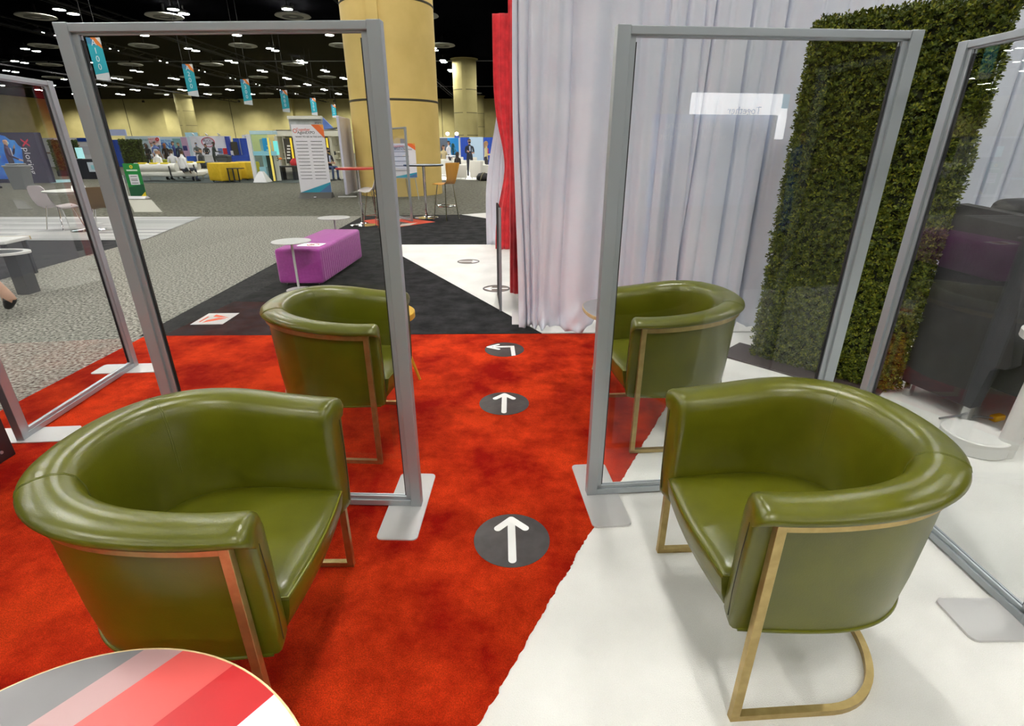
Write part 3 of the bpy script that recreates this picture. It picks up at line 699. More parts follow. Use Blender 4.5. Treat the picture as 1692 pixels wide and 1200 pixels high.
# black cabinet end at the edge of the red carpet
t = thing('cabinet', 'dark brown-black cabinet standing at the edge of the red carpet', 'cabinet', (-2.80, 1.88, 0.004), math.radians(1))
MB().bbox(-0.28, 0.275, -0.4, 0.375, 0.0, 0.80, 0.004).build('body', mat('espresso_laminate', (0.020, 0.010, 0.012), 0.45), t); MB().bbox(-0.29, 0.285, -0.41, 0.385, 0.80, 0.825, 0.004).build('top', mat('espresso_laminate', (0, 0, 0)), t)
MB().cyl((0.275, 0.31, 0.05), (0.279, 0.31, 0.05), 0.008).build('screw_cap', M_alu, t)

# ================================================================== people
def person(label, x, y, rz, top, bottom, skin=None, hair=(30, 22, 18), pose='stand', arms='down', H=1.74, mask=None, long_hair=False, shoe=(20, 20, 22), z=0.0, sleeves=True, bald=False, jacket=None, seat=0.45, skirt=False, group=None):
    skin = skin or M_skin
    t = thing('person', label, 'person', (x, y, z), rz, group); k = H / 1.76
    V = []; E = []; R = []; T = []
    def v(p, r, r2=None): V.append((p[0] * k, p[1] * k, p[2] * k)); R.append((r * k, (r2 or r) * k)); return len(V) - 1
    def e(a, b, tg): E.append((a, b)); T.append(tg)
    dz = 0.0
    if pose == 'sit': dz = seat / k + 0.10 - 0.95
    ln = -0.10 if pose == 'lean' else 0.0
    pel = v((0, 0, 0.95 + dz), 0.150, 0.11); sp = v((0, 0.01 + ln * 0.3, 1.12 + dz), 0.140, 0.10); chs = v((0, ln * 0.8, 1.32 + dz), 0.160, 0.105); nb = v((0, ln, 1.46 + dz), 0.07, 0.06)
    nk = v((0, ln - 0.01, 1.52 + dz), 0.052); h1 = v((0, ln - 0.03, 1.595 + dz), 0.066, 0.082); h2 = v((0, ln - 0.02, 1.67 + dz), 0.074, 0.09); h3 = v((0, ln - 0.01, 1.735 + dz), 0.05, 0.06)
    for a, b, g in ((pel, sp, 1), (sp, chs, 1), (chs, nb, 1), (nb, nk, 0), (nk, h1, 0), (h1, h2, 0), (h2, h3, 0)): e(a, b, g)
    for s in (1, -1):
        sh = v((s * 0.175, ln * 0.8, 1.405 + dz), 0.062, 0.06); e(chs, sh, 1)
        if arms == 'down': el, wr = (s * 0.225, 0.03, 1.13), (s * 0.235, -0.05, 0.89)
        elif arms == 'front': el, wr = (s * 0.22, -0.03 + ln, 1.14), (s * 0.10, -0.29 + ln, 1.12)
        elif arms == 'folded': el, wr = (s * 0.215, -0.05, 1.13), (-s * 0.06, -0.20, 1.15 + 0.03 * s)
        elif arms == 'face' and s == 1: el, wr = (s * 0.20, -0.14, 1.18), (s * 0.06, -0.22, 1.42)
        else: el, wr = (s * 0.22, -0.02, 1.14), (s * 0.12, -0.24, 1.02)
        el = v((el[0], el[1], el[2] + dz), 0.044); wv = Vector((wr[0], wr[1], wr[2] + dz)); w1 = v(wv, 0.031)
        e(sh, el, 1); e(el, w1, 1 if sleeves else 0)
        d = (wv - Vector((V[el][0] / k, V[el][1] / k, V[el][2] / k))).normalized(); pm = wv + d * 0.07; pmi = v(pm, 0.034, 0.02); e(w1, pmi, 0)
        sd = d.cross(Vector((0, 1, 0.2))).normalized()
        for j, (o, L) in enumerate(((-0.028, 0.075), (-0.010, 0.088), (0.010, 0.083), (0.028, 0.066))):
            f1 = v(pm + sd * o + d * 0.03, 0.0095); f2 = v(pm + sd * o * 1.1 + d * L + Vector((0, -0.012, 0)), 0.008); e(pmi, f1, 0); e(f1, f2, 0)
        th = v(wv + d * 0.03 + sd * 0.045 * s, 0.011); th2 = v(wv + d * 0.065 + sd * 0.06 * s, 0.009); e(w1, th, 0); e(th, th2, 0)
        hp = v((s * 0.09, 0, 0.90 + dz), 0.095, 0.10); e(pel, hp, 2)
        if pose == 'sit': kn, an, to = (s * 0.12, -0.43, 0.93 + dz), (s * 0.13, -0.40, 0.085), (s * 0.14, -0.56, 0.035)
        elif pose == 'walk': kn, an, to = ((0.1, -0.16, 0.52), (0.1, -0.22, 0.10), (0.11, -0.38, 0.05)) if s == 1 else ((-0.1, 0.06, 0.50), (-0.1, 0.36, 0.155), (-0.1, 0.27, 0.045))
        else: kn, an, to = (s * 0.10, -0.015, 0.50), (s * 0.105, 0.02, 0.09), (s * 0.125, -0.13, 0.035)
        hl = (an[0], an[1] + 0.045, max(0.04, an[2] - 0.05)); kn = v(kn, 0.064); an = v(an, 0.043); to = v(to, 0.042, 0.036); hl = v(hl, 0.04)
        e(hp, kn, 2); e(kn, an, 4 if skirt else 2); e(an, to, 3); e(an, hl, 3)
    me = bpy.data.meshes.new('body'); me.from_pydata(V, E, []); o = bpy.data.objects.new('body', me); COL.objects.link(o)
    md = o.modifiers.new('skin', 'SKIN'); md.use_smooth_shade = True
    for i, sv in enumerate(me.skin_vertices[0].data): sv.radius = R[i]; sv.use_root = (i == 0)
    ss = o.modifiers.new('sub', 'SUBSURF'); ss.levels = 1; ss.render_levels = 1
    dg = bpy.context.evaluated_depsgraph_get(); dg.update()
    m2 = bpy.data.meshes.new_from_object(o.evaluated_get(dg)); m2.name = 'body'; bpy.data.objects.remove(o)
    m2.materials.clear()
    for q in (skin, flat(*top, 0.8), flat(*bottom, 0.8), flat(*shoe, 0.5), skin): m2.materials.append(q)
    segs = [(Vector(V[a]), Vector(V[b]), tg, (R[a][0] + R[b][0]) / 2) for (a, b), tg in zip(E, T)]
    idx = []
    for p in m2.polygons:
        c = p.center; best = 9; bi = 0
        for a, b, tg, r in segs:
            ab = b - a; s = max(0, min(1, (c - a).dot(ab) / max(1e-9, ab.length_squared))); dd = (c - a - ab * s).length - r * 0.8
            if dd < best: best = dd; bi = tg
        idx.append(bi)
    m2.polygons.foreach_set('material_index', idx); m2.polygons.foreach_set('use_smooth', [True] * len(m2.polygons))
    body = bpy.data.objects.new('body', m2); COL.objects.link(body); body.parent = t
    hz = (1.672 + dz) * k; hy = (ln - 0.018) * k
    if not bald:
        b = MB(); prof = [(0.092 * math.sin(a), 0.092 * math.cos(a)) for a in (PI * 0.02, 0.4, 0.8, 1.2, 1.5)]
        b.lathe([(r * k, zz * k * 1.02) for r, zz in prof], 16, Matrix.Translation((0, hy + 0.014 * k, hz + 0.012)) , sx=0.92, sy=1.12)
        if long_hair: b.bbox(-0.085 * k, 0.085 * k, hy + 0.03 * k, hy + 0.115 * k, hz - 0.26 * k, hz + 0.05 * k, 0.035 * k)
        b.build('hair', flat(*hair, 0.6), t, 60, 'stuff' if long_hair else None)
    if mask: MB().bbox(-0.06 * k, 0.06 * k, hy - 0.098 * k, hy - 0.05 * k, hz - 0.105 * k, hz - 0.02 * k, 0.02 * k).build('face_mask', flat(*mask, 0.7), t, 50)
    else:
        MB().bbox(-0.012 * k, 0.012 * k, hy - 0.108 * k, hy - 0.08 * k, hz - 0.05 * k, hz - 0.01 * k, 0.008 * k).build('nose', skin, t, 50)
        MB().bbox(-0.024 * k, 0.024 * k, hy - 0.095 * k, hy - 0.085 * k, hz - 0.078 * k, hz - 0.068 * k, 0.003 * k).build('mouth', flat(150, 80, 72), t)
    for s in (1, -1):
        MB().lathe([(0.0, -0.008), (0.007, -0.004), (0.008, 0), (0.007, 0.004), (0, 0.008)], 8, Matrix.Translation((s * 0.028 * k, hy - 0.086 * k, hz + 0.002)) ).build('eye', flat(30, 24, 22), t)
        MB().bbox(s * 0.078 * k - 0.008, s * 0.078 * k + 0.008, hy - 0.02 * k, hy + 0.02 * k, hz - 0.04 * k, hz + 0.025 * k, 0.006).build('ear', skin, t, 50)
    if jacket: # lapels and open front over a pale shirt
        MB().bbox(-0.035 * k, 0.035 * k, -0.125 * k, -0.09 * k, 1.08 * k + dz * k, 1.43 * k + dz * k, 0.01).build('shirt_front', flat(*jacket, 0.8), t, 40)
    if skirt: MB().lathe([(0.17 * k, 0.95 * k), (0.22 * k, 0.52 * k), (0.2 * k, 0.52 * k), (0.15 * k, 0.95 * k)], 20, sy=0.8, ring=True).build('skirt', flat(*bottom, 0.8), t, 50)
    return t
def V_(px, py, D): return AY(px, py, D)
def wallbox(b, px0, px1, pyt, D, th=0.1, z0=0.0, mi=0):
    a = AY(px0, pyt, D); c = AY(px1, pyt, D); return b.box(a.x, c.x, D, D + th, z0, a.z, mi)
def at0(px, py, D):           # same but returns x, z
    p = AY(px, py, D); return p.x, p.z
def panel(parent, name, px0, py0, px1, py1, D, m, th=0.02, off=0.0):
    """a flat rectangle seen between two pixels at distance D, as part of a thing whose origin is the world origin shifted"""
    pm = (py0 + py1) / 2; a = AY(px0, pm, D); c = AY(px1, pm, D); a.z = AY(px0, py0, D).z; c.z = AY(px1, py1, D).z; o = parent.location
    return MB().box(min(a.x, c.x) - o.x, max(a.x, c.x) - o.x, D - th - off - o.y, D - off - o.y, min(a.z, c.z) - o.z, max(a.z, c.z) - o.z).build(name, m, parent)

# ================================================================== bar tables and stools
def bar_table(label, x, y, top_m, edge_m, r, h):
    t = thing('bar_table', label, 'table', (x, y, 0.002), 0, 'bar tables')
    MB().lathe([(0, h - 0.03), (r - 0.005, h - 0.03), (r, h - 0.028), (r, h - 0.004), (0, h - 0.004)], 48).build('table_edge', edge_m, t, 40)
    MB().lathe([(0, h - 0.004), (r - 0.004, h - 0.004), (r - 0.006, h), (0, h)], 48).build('table_top', top_m, t, 40)
    MB().cyl((0, 0, 0.02), (0, 0, h - 0.03), 0.032).build('stem', M_chrome, t, 40); MB().lathe([(0.05, 0.40), (0.05, 0.44)], 16).build('stem_collar', M_chrome, t, 40)
    MB().lathe([(0.26, 0), (0.26, 0.008), (0.07, 0.03), (0.04, 0.06), (0, 0.06)], 40).build('base', M_chrome, t, 40)
M_tred = flat(190, 30, 36, 0.3); M_tblue = flat(150, 172, 196, 0.25); M_tblack = flat(16, 20, 28, 0.4)
bar_table('tall bar table with a red round top beside the white shell stool', -2.955, 10.57, M_tred, M_tred, 0.40, 1.075)
bar_table('tall bar table with a black-edged pale blue top beside the orange wooden stool', -1.872, 11.74, M_tblue, M_tblack, 0.42, 1.095)
M_ply = mat('orange_plywood', (0.60, 0.27, 0.03), 0.4, col2=(0.68, 0.33, 0.05), scale=12, stretch=(1, 1, 0.1))
def shell(profile, widths, thick, m, name, t, nw=10, curl=0.0):
    """seat and back in one bent sheet: profile of (x, z) swept across widths"""
    vs = []; fs = []; n = len(profile)
    for side in (0, 1):
        for i, ((x, z), wd) in enumerate(zip(profile, widths)):
            a = profile[max(0, i - 1)]; c = profile[min(n - 1, i + 1)]; tx, tz = c[0] - a[0], c[1] - a[1]; L = math.hypot(tx, tz); nx, nz = -tz / L, tx / L
            for j in range(nw + 1):
                u = -1 + 2 * j / nw; q = curl * (u * u) + thick * side
                vs.append((x + nx * q, u * wd, z + nz * q))
    m_ = n * (nw + 1)
    for side in (0, 1):
        for i in range(n - 1):
            for j in range(nw): a = side * m_ + i * (nw + 1) + j; fs.append((a, a + 1, a + nw + 2, a + nw + 1))
    for i in range(n - 1):
        for j in (0, nw): a = i * (nw + 1) + j; fs.append((a, a + nw + 1, a + nw + 1 + m_, a + m_))
    for i in (0, n - 1):
        for j in range(nw): a = i * (nw + 1) + j; fs.append((a, a + 1, a + 1 + m_, a + m_))
    return MB().add(vs, fs).build(name, m, t, 60)
# orange plywood stool: faces the blue table
t = thing('bar_stool', 'orange plywood bar stool on four chrome legs', 'stool', (-1.40, 11.45, 0.002), math.radians(142))
prof = [(0.20, 0.735), (0.14, 0.745), (0.05, 0.742), (-0.05, 0.735), (-0.12, 0.745), (-0.165, 0.785), (-0.185, 0.85), (-0.20, 0.95), (-0.215, 1.05), (-0.23, 1.14)]
shell(prof, [0.17, 0.195, 0.20, 0.19, 0.16, 0.135, 0.14, 0.165, 0.19, 0.20], 0.012, M_ply, 'seat_shell', t, curl=0.012)
for sx, sy in ((1, 1), (1, -1), (-1, 1), (-1, -1)): MB().tube([(0.11 * sx, 0.11 * sy, 0.73), (0.19 * sx, 0.19 * sy, 0.0)], 0.011, 8).build('leg', M_chrome, t, 40)
MB().tube([(0.20 * math.cos(a), 0.20 * math.sin(a), 0.28) for a in (2 * PI * i / 32 for i in range(32))], 0.009, 8, closed=True).build('foot_ring', M_chrome, t, 40)
# white shell stool on a wire base, faces the red table
t = thing('bar_stool', 'white moulded shell bar stool on a wire base', 'stool', (-2.65, 10.44, 0.002), math.radians(150))
prof = [(0.24, 0.70), (0.20, 0.725), (0.10, 0.715), (0.0, 0.705), (-0.09, 0.715), (-0.15, 0.76), (-0.19, 0.84), (-0.22, 0.95), (-0.245, 1.05), (-0.262, 1.11)]
shell(prof, [0.19, 0.225, 0.235, 0.235, 0.235, 0.23, 0.225, 0.21, 0.18, 0.10], 0.012, M_whitepl, 'seat_shell', t, curl=0.05)
for sx, sy in ((1, 1), (1, -1), (-1, 1), (-1, -1)):
    MB().tube([(0.08 * sx, 0.08 * sy, 0.70), (0.19 * sx, 0.17 * sy, 0.0)], 0.008, 8).build('leg', M_chrome, t, 40)
for (p, q) in (((0.16, -0.145), (0.16, 0.145)), ((-0.16, -0.145), (-0.16, 0.145)), ((-0.16, 0.145), (0.16, 0.145)), ((-0.16, -0.145), (0.16, -0.145))):
    MB().cyl((p[0], p[1], 0.2), (q[0], q[1], 0.2), 0.006, n=6).build('foot_bar', M_chrome, t); MB().cyl((p[0], p[1], 0.2), (q[0] * 0.2, q[1] * 0.2, 0.66), 0.004, n=6).build('cross_wire', M_chrome, t)
# floor graphic between the bar tables
t = thing('floor_graphic', 'orange diamond floor graphic with black and white shapes under the bar tables', 'floor sticker', (0, 0, 0.002))
pg = [G(598, 365), G(655, 358), G(719, 367), G(640, 378)]
MB().prism([(p.x, p.y) for p in pg], 0, 0.002).build('sheet', flat(238, 72, 36, 0.6), t)
for (pp, c) in ((((618, 363), (650, 359.5), (668, 361.5), (640, 366)), (235, 232, 228)), (((655, 366), (676, 369), (660, 372), (648, 370)), (60, 56, 54)), (((664, 370), (690, 368.5), (676, 373), (660, 374)), (226, 214, 200))):
    MB().prism([(G(*p).x, G(*p).y) for p in pp], 0.002, 0.0035).build('printed_shape', flat(*c, 0.6), t)
screen('narrow looking glass screen in an aluminium frame standing by the bar tables', (-2.76, 12.05), (-2.085, 11.06), (False, False))

# ================================================================== stand signs by the column
M_sign = flat(236, 232, 238, 0.5); M_orange = flat(238, 110, 46, 0.5); M_teal = flat(44, 150, 176, 0.5); M_tealb = flat(78, 112, 156, 0.5); M_ink = flat(70, 66, 72, 0.6); M_inkr = flat(226, 84, 52, 0.6)
def sign_board(t, w, h, z0, th, rows, title, cols=2, y0=0.0):
    bd = MB().box(-w / 2, w / 2, y0, y0 + th, z0, z0 + h).build('board', M_sign, t); f = -0.002 + y0; Q = Matrix(((1, 0, 0, 0), (0, 0, 1, 0), (0, 1, 0, 0), (0, 0, 0, 1)))
    def pl(name, poly, m, d=0.0): MB().prism(poly, f - d, y0, M=Q).build(name, m, bd)
    pl('orange_corner', [(w * 0.12, z0 + h), (w / 2, z0 + h), (w / 2, z0 + h * 0.80)], M_orange); pl('pale_corner', [(w * 0.36, z0 + h), (w / 2, z0 + h), (w / 2, z0 + h * 0.92)], flat(238, 160, 70, 0.5), 0.001)
    pl('teal_band', [(-w / 2, z0), (w * 0.12, z0), (w / 2, z0 + h * 0.10), (w / 2, z0 + h * 0.155)], M_teal); pl('blue_corner', [(w * 0.10, z0), (w / 2, z0), (w / 2, z0 + h * 0.13)], M_tealb, 0.001)
    F = (PI / 2, 0, 0)
    text('title', 'Together', w * 0.115, M_inkr, bd, (-w * 0.14, f - 0.001, z0 + h * 0.928), F); text('title', 'AgainEXPO', w * 0.115, M_ink, bd, (-w * 0.06, f - 0.001, z0 + h * 0.885), F)
    MB().lathe([(w * 0.045, 0), (w * 0.045, 0.002), (w * 0.062, 0.002), (w * 0.062, 0)], 20, ring=True, M=Matrix.Translation((-w * 0.40, f, z0 + h * 0.91)) @ Matrix.Rotation(PI / 2, 4, 'X')).build('logo_ring', M_inkr, bd)
    text('heading', title, w * 0.068, M_ink, bd, (0.02 * w, f - 0.001, z0 + h * 0.825), F)
    for r in range(rows):
        z = z0 + h * (0.76 - 0.55 * r / max(1, rows - 1))
        for c in range(cols):
            xa = -w * 0.42 + c * w * 0.46; MB().box(xa, xa + w * (0.36 if cols == 2 else 0.66), f - 0.001, f + 0.001, z - 0.006, z + 0.006).build('list_rule', M_ink, bd)
    return bd
t = thing('stand_sign', 'tall white floor sign listing names in two columns with an orange corner', 'sign', (-6.02, 16.75, -0.012), math.radians(6))
sign_board(t, 0.92, 1.90, 0.16, 0.02, 12, 'WHAT TO SEE IN THE EXPO')
MB().prism([(-0.26, 0.0), (0.26, 0.0), (0.06, 0.16), (-0.06, 0.16)], -0.48, 0.48, M=Matrix(((0, 0, 1, 0), (1, 0, 0, 0), (0, 1, 0, 0), (0, 0, 0, 1)))).build('base', flat(58, 56, 52, 0.6), t)
MB().box(-0.03, 0.03, -0.27, -0.15, 0.03, 0.05).build('base_label', M_sign, t)
t = thing('easel_sign', 'white notice with an orange corner propped on a thin easel before the column', 'sign', (-3.16, 16.10, -0.012), math.radians(4))
sign_board(t, 0.78, 0.92, 0.62, 0.02, 5, 'MEETING IN PROGRESS', 1)
for p, q in (((-0.28, 0.06, 0.95), (-0.36, -0.05, 0.0)), ((0.28, 0.06, 0.95), (0.40, -0.05, 0.0)), ((0.0, 0.08, 1.2), (0.05, 0.45, 0.0))): MB().tube([p, q], 0.012, 8).build('easel_leg', M_alu, t, 40)
MB().box(-0.3, 0.3, -0.04, 0.03, 0.60, 0.62).build('easel_ledge', M_alu, t); MB().box(-0.03, 0.09, 0.04, 0.07, 1.5, 1.66).build('easel_head', flat(150, 140, 120), t)
# backdrop with a repeated small logo, seen almost edge-on
t = thing('logo_backdrop', 'tall white backdrop patterned with small logos beside the column', 'backdrop', (-5.13, 16.85, -0.012), math.radians(96.5))
MB().bbox(0, 1.95, -0.04, 0.04, 0.08, 2.30, 0.02).build('panel', flat(206, 204, 222, 0.6), t)
for x in (0.1, 1.85): MB().bbox(x - 0.04, x + 0.04, -0.28, 0.28, 0, 0.03, 0.005).build('foot', M_plate, t)
rl = random.Random(3); lm = None; ringm = [flat(150, 144, 158, 0.6), flat(176, 150, 140, 0.6)]
for r in range(10):
    for c in range(4):
        x = 0.25 + 0.46 * c + (0.2 if r % 2 else 0); z = 0.3 + 0.205 * r
        if x > 1.85: continue
        o = MB().box(x - 0.08, x + 0.08, 0.0402, 0.0425, z - 0.03, z + 0.03).build('small_logo', ringm[(r + c) % 2], t)
        
# ================================================================== hanging aisle banners
def banner(label, code, x, y, zt, h, w):
    t = thing('aisle_banner', label, 'banner', (x, y, zt), 0.0)
    Q = Matrix(((1, 0, 0, 0), (0, 0, 1, 0), (0, 1, 0, 0), (0, 0, 0, 1)))
    bd = MB().prism([(-w / 2, 0), (w / 2, 0), (w / 2, -h), (-w / 2, -h * 0.96)], -0.01, 0.01, M=Q).build('cloth', flat(34, 176, 196, 0.6), t)
    def pl(name, poly, m, d=0.012): MB().prism(poly, -d, d, M=Q).build(name, m, bd)
    pl('blue_corner', [(-w / 2, 0), (0, 0), (w * 0.2, -h * 0.2), (-w / 2, -h * 0.13)], flat(64, 132, 176, 0.6)); pl('orange_stripe', [(-w * 0.2, 0), (w * 0.2, 0), (w / 2, -h * 0.17), (w / 2, -h * 0.25), (w * 0.2, -h * 0.17)], flat(240, 130, 50, 0.6), 0.013)
    pl('white_corner', [(w * 0.18, 0), (w / 2, 0), (w / 2, -h * 0.16)], flat(238, 236, 236, 0.6), 0.014); pl('white_foot', [(-w / 2, -h * 0.85), (w / 2, -h * 0.80), (w / 2, -h), (-w / 2, -h * 0.96)], flat(232, 236, 240, 0.6), 0.013)
    for j, ch_ in enumerate(code):
        text('letter', ch_, h * 0.20, flat(244, 248, 250, 0.6), bd, (-w * 0.02, -0.016, -h * (0.12 + 0.185 * j)), (PI / 2, 0, 0))
    for s in (-1, 1): MB().cyl((s * w * 0.4, 0, 0), (s * w * 0.4, 0, CEIL - zt), 0.01, n=4).build('hanging_wire', flat(60, 60, 62), t)
for code, px, D, py0, py1 in (('A100', 153, 27.0, 62, 134), ('A200', 309, 36, 106, 160), ('A300', 403.5, 45, 131, 174), ('A400', 468, 54, 149, 186), ('A500', 516.5, 66, 162, 191), ('A600', 550.5, 82, 173, 195)):
    a = AY(px, py0, D); b = AY(px, py1, D); h = a.z - b.z
    banner('hanging turquoise aisle banner reading %s with an orange stripe' % code, code, a.x, D, a.z, h, h * 0.36)

# ================================================================== far left: the exhibitors' aisle
WHT = flat(232, 232, 236, 0.6); BLU = mat('blue_pleated_drape', (0.012, 0.05, 0.36), 0.8, col2=(0.02, 0.085, 0.5), scale=6, stretch=(6, 1, 0.05)); DRK = flat(38, 40, 46, 0.7); F0 = (PI / 2, 0, 0)
def wall_thing(name, label, cat, px0, px1, pyt, D, m, th=0.12, z0=0.0):
    a = AY(px0, pyt, D); c = AY(px1, pyt, D); t = thing(name, label, cat, ((a.x + c.x) / 2, D, -0.012))
    MB().box(a.x - t.location.x, c.x - t.location.x, 0, th, z0, a.z + 0.012).build('panel', m, t); t['w'] = c.x - a.x; del t['w']
    return t
def words(t, s, px, py, hpx, D, m, rot=F0, off=0.03, **k):
    p = AY(px, py, D); q = AY(px, py + hpx, D); o = t.location
    return text('lettering', s, (p.z - q.z) * 1.35, m, t, (p.x - o.x, D - off - o.y, p.z - o.z), rot, **k)
# dark blue display wall
D = 24.1
t = wall_thing('display_wall', 'dark navy display wall with a blue splash and upright lettering behind the grey bin', 'display', -60, 55, 219, D, flat(44, 42, 66, 0.6), 0.35)
pts = [(0, 223), (8, 225), (16, 231), (24, 232), (30, 240), (36, 244), (38, 262), (42, 290), (20, 296), (-30, 296), (-30, 223)]
o = t.location; Q = Matrix(((1, 0, 0, 0), (0, 0, 1, 0), (0, 1, 0, 0), (0, 0, 0, 1)))
MB().prism([(AY(*p, D).x - o.x, AY(*p, D).z - o.z) for p in pts], -0.02, 0.0, M=Q).build('blue_splash', mat('blue_print', (0.02, 0.12, 0.62), 0.6, col2=(0.05, 0.32, 0.85), scale=1.5), t)
words(t, 'X', 42, 236, 13, D, flat(214, 30, 66, 0.6), (PI / 2, PI / 2, 0), bold=0.01)
words(t, 'ploring', 50, 266, 11, D, flat(236, 234, 240, 0.6), (PI / 2, PI / 2, 0), space=1.05)
person('person in a dark violet jacket and pale mask before the navy display wall', -20.0, 22.2, 2.3, (58, 40, 74), (44, 40, 60), pose='stand', arms='face', mask=(170, 205, 200), bald=True, jacket=(225, 222, 230), H=1.76, z=-0.012)
person('person in navy and blue jeans standing beside the grey bin', -19.55, 20.7, 1.9, (22, 28, 60), (74, 88, 130), arms='front', H=1.78, mask=(200, 210, 215), z=-0.012)
def bin_(label, x, y, h, w, c, rz=0.1):
    t = thing('waste_bin', label, 'bin', (x, y, -0.012), rz)
    b = MB(); a0, a1 = w * 0.40, w * 0.5
    vs = [(-a0, -a0, 0), (a0, -a0, 0), (a0, a0, 0), (-a0, a0, 0), (-a1, -a1, h), (a1, -a1, h), (a1, a1, h), (-a1, a1, h)]
    b.add(vs, [(0, 3, 2, 1), (4, 5, 6, 7), (0, 1, 5, 4), (1, 2, 6, 5), (2, 3, 7, 6), (3, 0, 4, 7)]).build('body', flat(*c, 0.6), t)
    MB().bbox(-a1 - 0.03, a1 + 0.03, -a1 - 0.03, a1 + 0.03, h - 0.06, h + 0.0, 0.02).build('rim', flat(min(255, c[0] + 18), min(255, c[1] + 18), min(255, c[2] + 18), 0.6), t, 40)
    MB().bbox(-a1 * 0.8, a1 * 0.8, -a1 * 0.8, a1 * 0.8, h, h + 0.06, 0.025).build('lid', flat(*c, 0.6), t, 40)
p = G(33, 313); bin_('large grey waste bin standing before the navy display wall', p.x - 0.1, p.y + 0.3, 0.84, 0.55, (112, 114, 116))
# far booths row: a long run of panels at about 44 m
D = 44.0
t = wall_thing('booth_wall', 'white booth wall with a small red logo behind the black draped table', 'booth', 45, 166, 228, D, WHT); 
panel(t, 'blue_header', 128, 228, 145, 234, D, flat(36, 74, 170), 0.05); panel(t, 'red_logo', 126, 238, 130, 242, D, flat(216, 60, 60), 0.05); panel(t, 'print_block', 132, 242, 158, 255, D, flat(206, 208, 218), 0.04); panel(t, 'blue_strip', 53, 234, 60, 262, D, flat(40, 54, 140), 0.04)
t = wall_thing('booth_wall', 'pale blue sign hoisted above the blue drape beside the far hedge', 'sign', 170, 206, 214, 46, flat(198, 208, 246, 0.6), z0=2.3)
t = wall_thing('booth_drape', 'blue pleated drape behind the white booth furniture by the far hedge', 'drape', 172, 196, 231, D, BLU)
t = wall_thing('booth_wall', 'pale blue booth wall reading Management behind the white sofas', 'booth', 206, 262, 225, D, flat(206, 222, 232, 0.6)); words(t, 'Management', 232, 231, 5, D, flat(86, 146, 140)); panel(t, 'print_line', 222, 240, 244, 242, D, flat(150, 190, 210), 0.04); panel(t, 'print_line', 222, 246, 244, 248, D, flat(170, 200, 216), 0.04)
t = wall_thing('booth_wall', 'pale booth wall with a big blue TENS panel behind the standing visitors', 'booth', 262.5, 313, 226, D, flat(196, 214, 226, 0.6))
panel(t, 'tens_panel', 264, 230, 284, 250, D, flat(176, 210, 236), 0.04); words(t, 'TENS', 274, 241, 10, D, flat(40, 110, 196), off=0.06, bold=0.015); words(t, 'MORE THAN', 273, 233, 3.2, D, flat(60, 130, 200), off=0.06)
panel(t, 'green_picture', 288, 229, 301, 256, D, flat(128, 172, 176), 0.04); panel(t, 'pink_picture', 302, 227, 312, 260, D, flat(196, 160, 190), 0.04); panel(t, 'dark_picture', 303, 241, 310, 249, D, flat(52, 54, 120), 0.05)
t = thing('hanging_sign', 'white hanging sign with red words NEED RELIEF? beside the TENS panel', 'sign', (AY(256, 240, 43.6).x, 43.6, -0.012))
panel(t, 'board', 246, 227, 265, 240, 43.6, flat(240, 236, 240), 0.05); words(t, 'NEED', 252, 230.5, 4, 43.6, flat(212, 40, 48), off=0.08); words(t, 'RELIEF?', 255, 235.5, 4, 43.6, flat(212, 40, 48), off=0.08)
p = AY(261, 230, 43.6); MB().lathe([(0.06, 0), (0.06, 0.03), (0.13, 0.03), (0.13, 0)], 16, ring=True, M=Matrix.Translation((p.x - t.location.x, -0.08, p.z)) @ Matrix.Rotation(PI / 2, 4, 'X')).build('red_ring', flat(212, 40, 48), t)
panel(t, 'picture', 250, 242, 263, 248, 43.6, flat(120, 90, 110), 0.05)
for px in (249, 262): panel(t, 'post', px, 240, px + 1, 276, 43.6, M_alu, 0.05)
t = wall_thing('booth_wall', 'white back-lit booth wall with a red oval logo behind the counter', 'booth', 313, 380, 225, D, flat(238, 238, 248, 0.5))
p = AY(344, 234.5, D); MB().lathe([(1.0, 0), (1.0, 0.03), (1.1, 0.03), (1.1, 0)], 40, ring=True, M=Matrix.Translation((p.x - t.location.x, -0.02, p.z)) @ Matrix.Rotation(PI / 2, 4, 'X') @ Matrix.Diagonal((0.47, 0.31, 1, 1))).build('red_oval', flat(206, 36, 84), t)
words(t, 'BUCK', 342.5, 232.5, 4, D, flat(70, 60, 90)); words(t, 'NASK', 346, 237, 4.2, D, flat(70, 60, 90))
panel(t, 'blue_poster', 361, 245, 368, 254, D, flat(110, 130, 180), 0.04); panel(t, 'red_poster', 369, 245, 376, 255, D, flat(206, 34, 44), 0.04)
panel(t, 'blue_end_post', 378.5, 225.5, 383.5, 273, D, flat(40, 64, 160), 0.3)
for px in (319, 341, 361):
    p = AY(px, 223, D); MB().tube([(p.x - t.location.x, 0.1, p.z - 0.1), (p.x - t.location.x, -0.1, p.z + 0.12), (p.x - t.location.x + 0.3, -0.35, p.z)], 0.035, 6).build('arm_lamp', M_whitepl, t)
t = thing('sign_board', 'pale turquoise sign board rising above the oval logo booth', 'sign', (AY(317, 221, 46).x, 46, -0.012)); panel(t, 'board', 307, 219, 327, 226, 46, flat(180, 222, 236), 0.1); panel(t, 'post', 316, 226, 318, 275, 46, M_alu, 0.1)
t = wall_thing('booth_drape', 'bright blue pleated drape with a display screen beside the kiosk', 'drape', 384, 414, 228.5, D, BLU)
panel(t, 'screen', 384.5, 234.5, 394.5, 256, D, flat(66, 62, 56, 0.4), 0.1, 0.1); panel(t, 'white_notice', 382, 249, 388, 256, D, WHT, 0.05, 0.22); panel(t, 'drape_pole', 398, 228, 399, 256, D, M_alu, 0.04, 0.1)
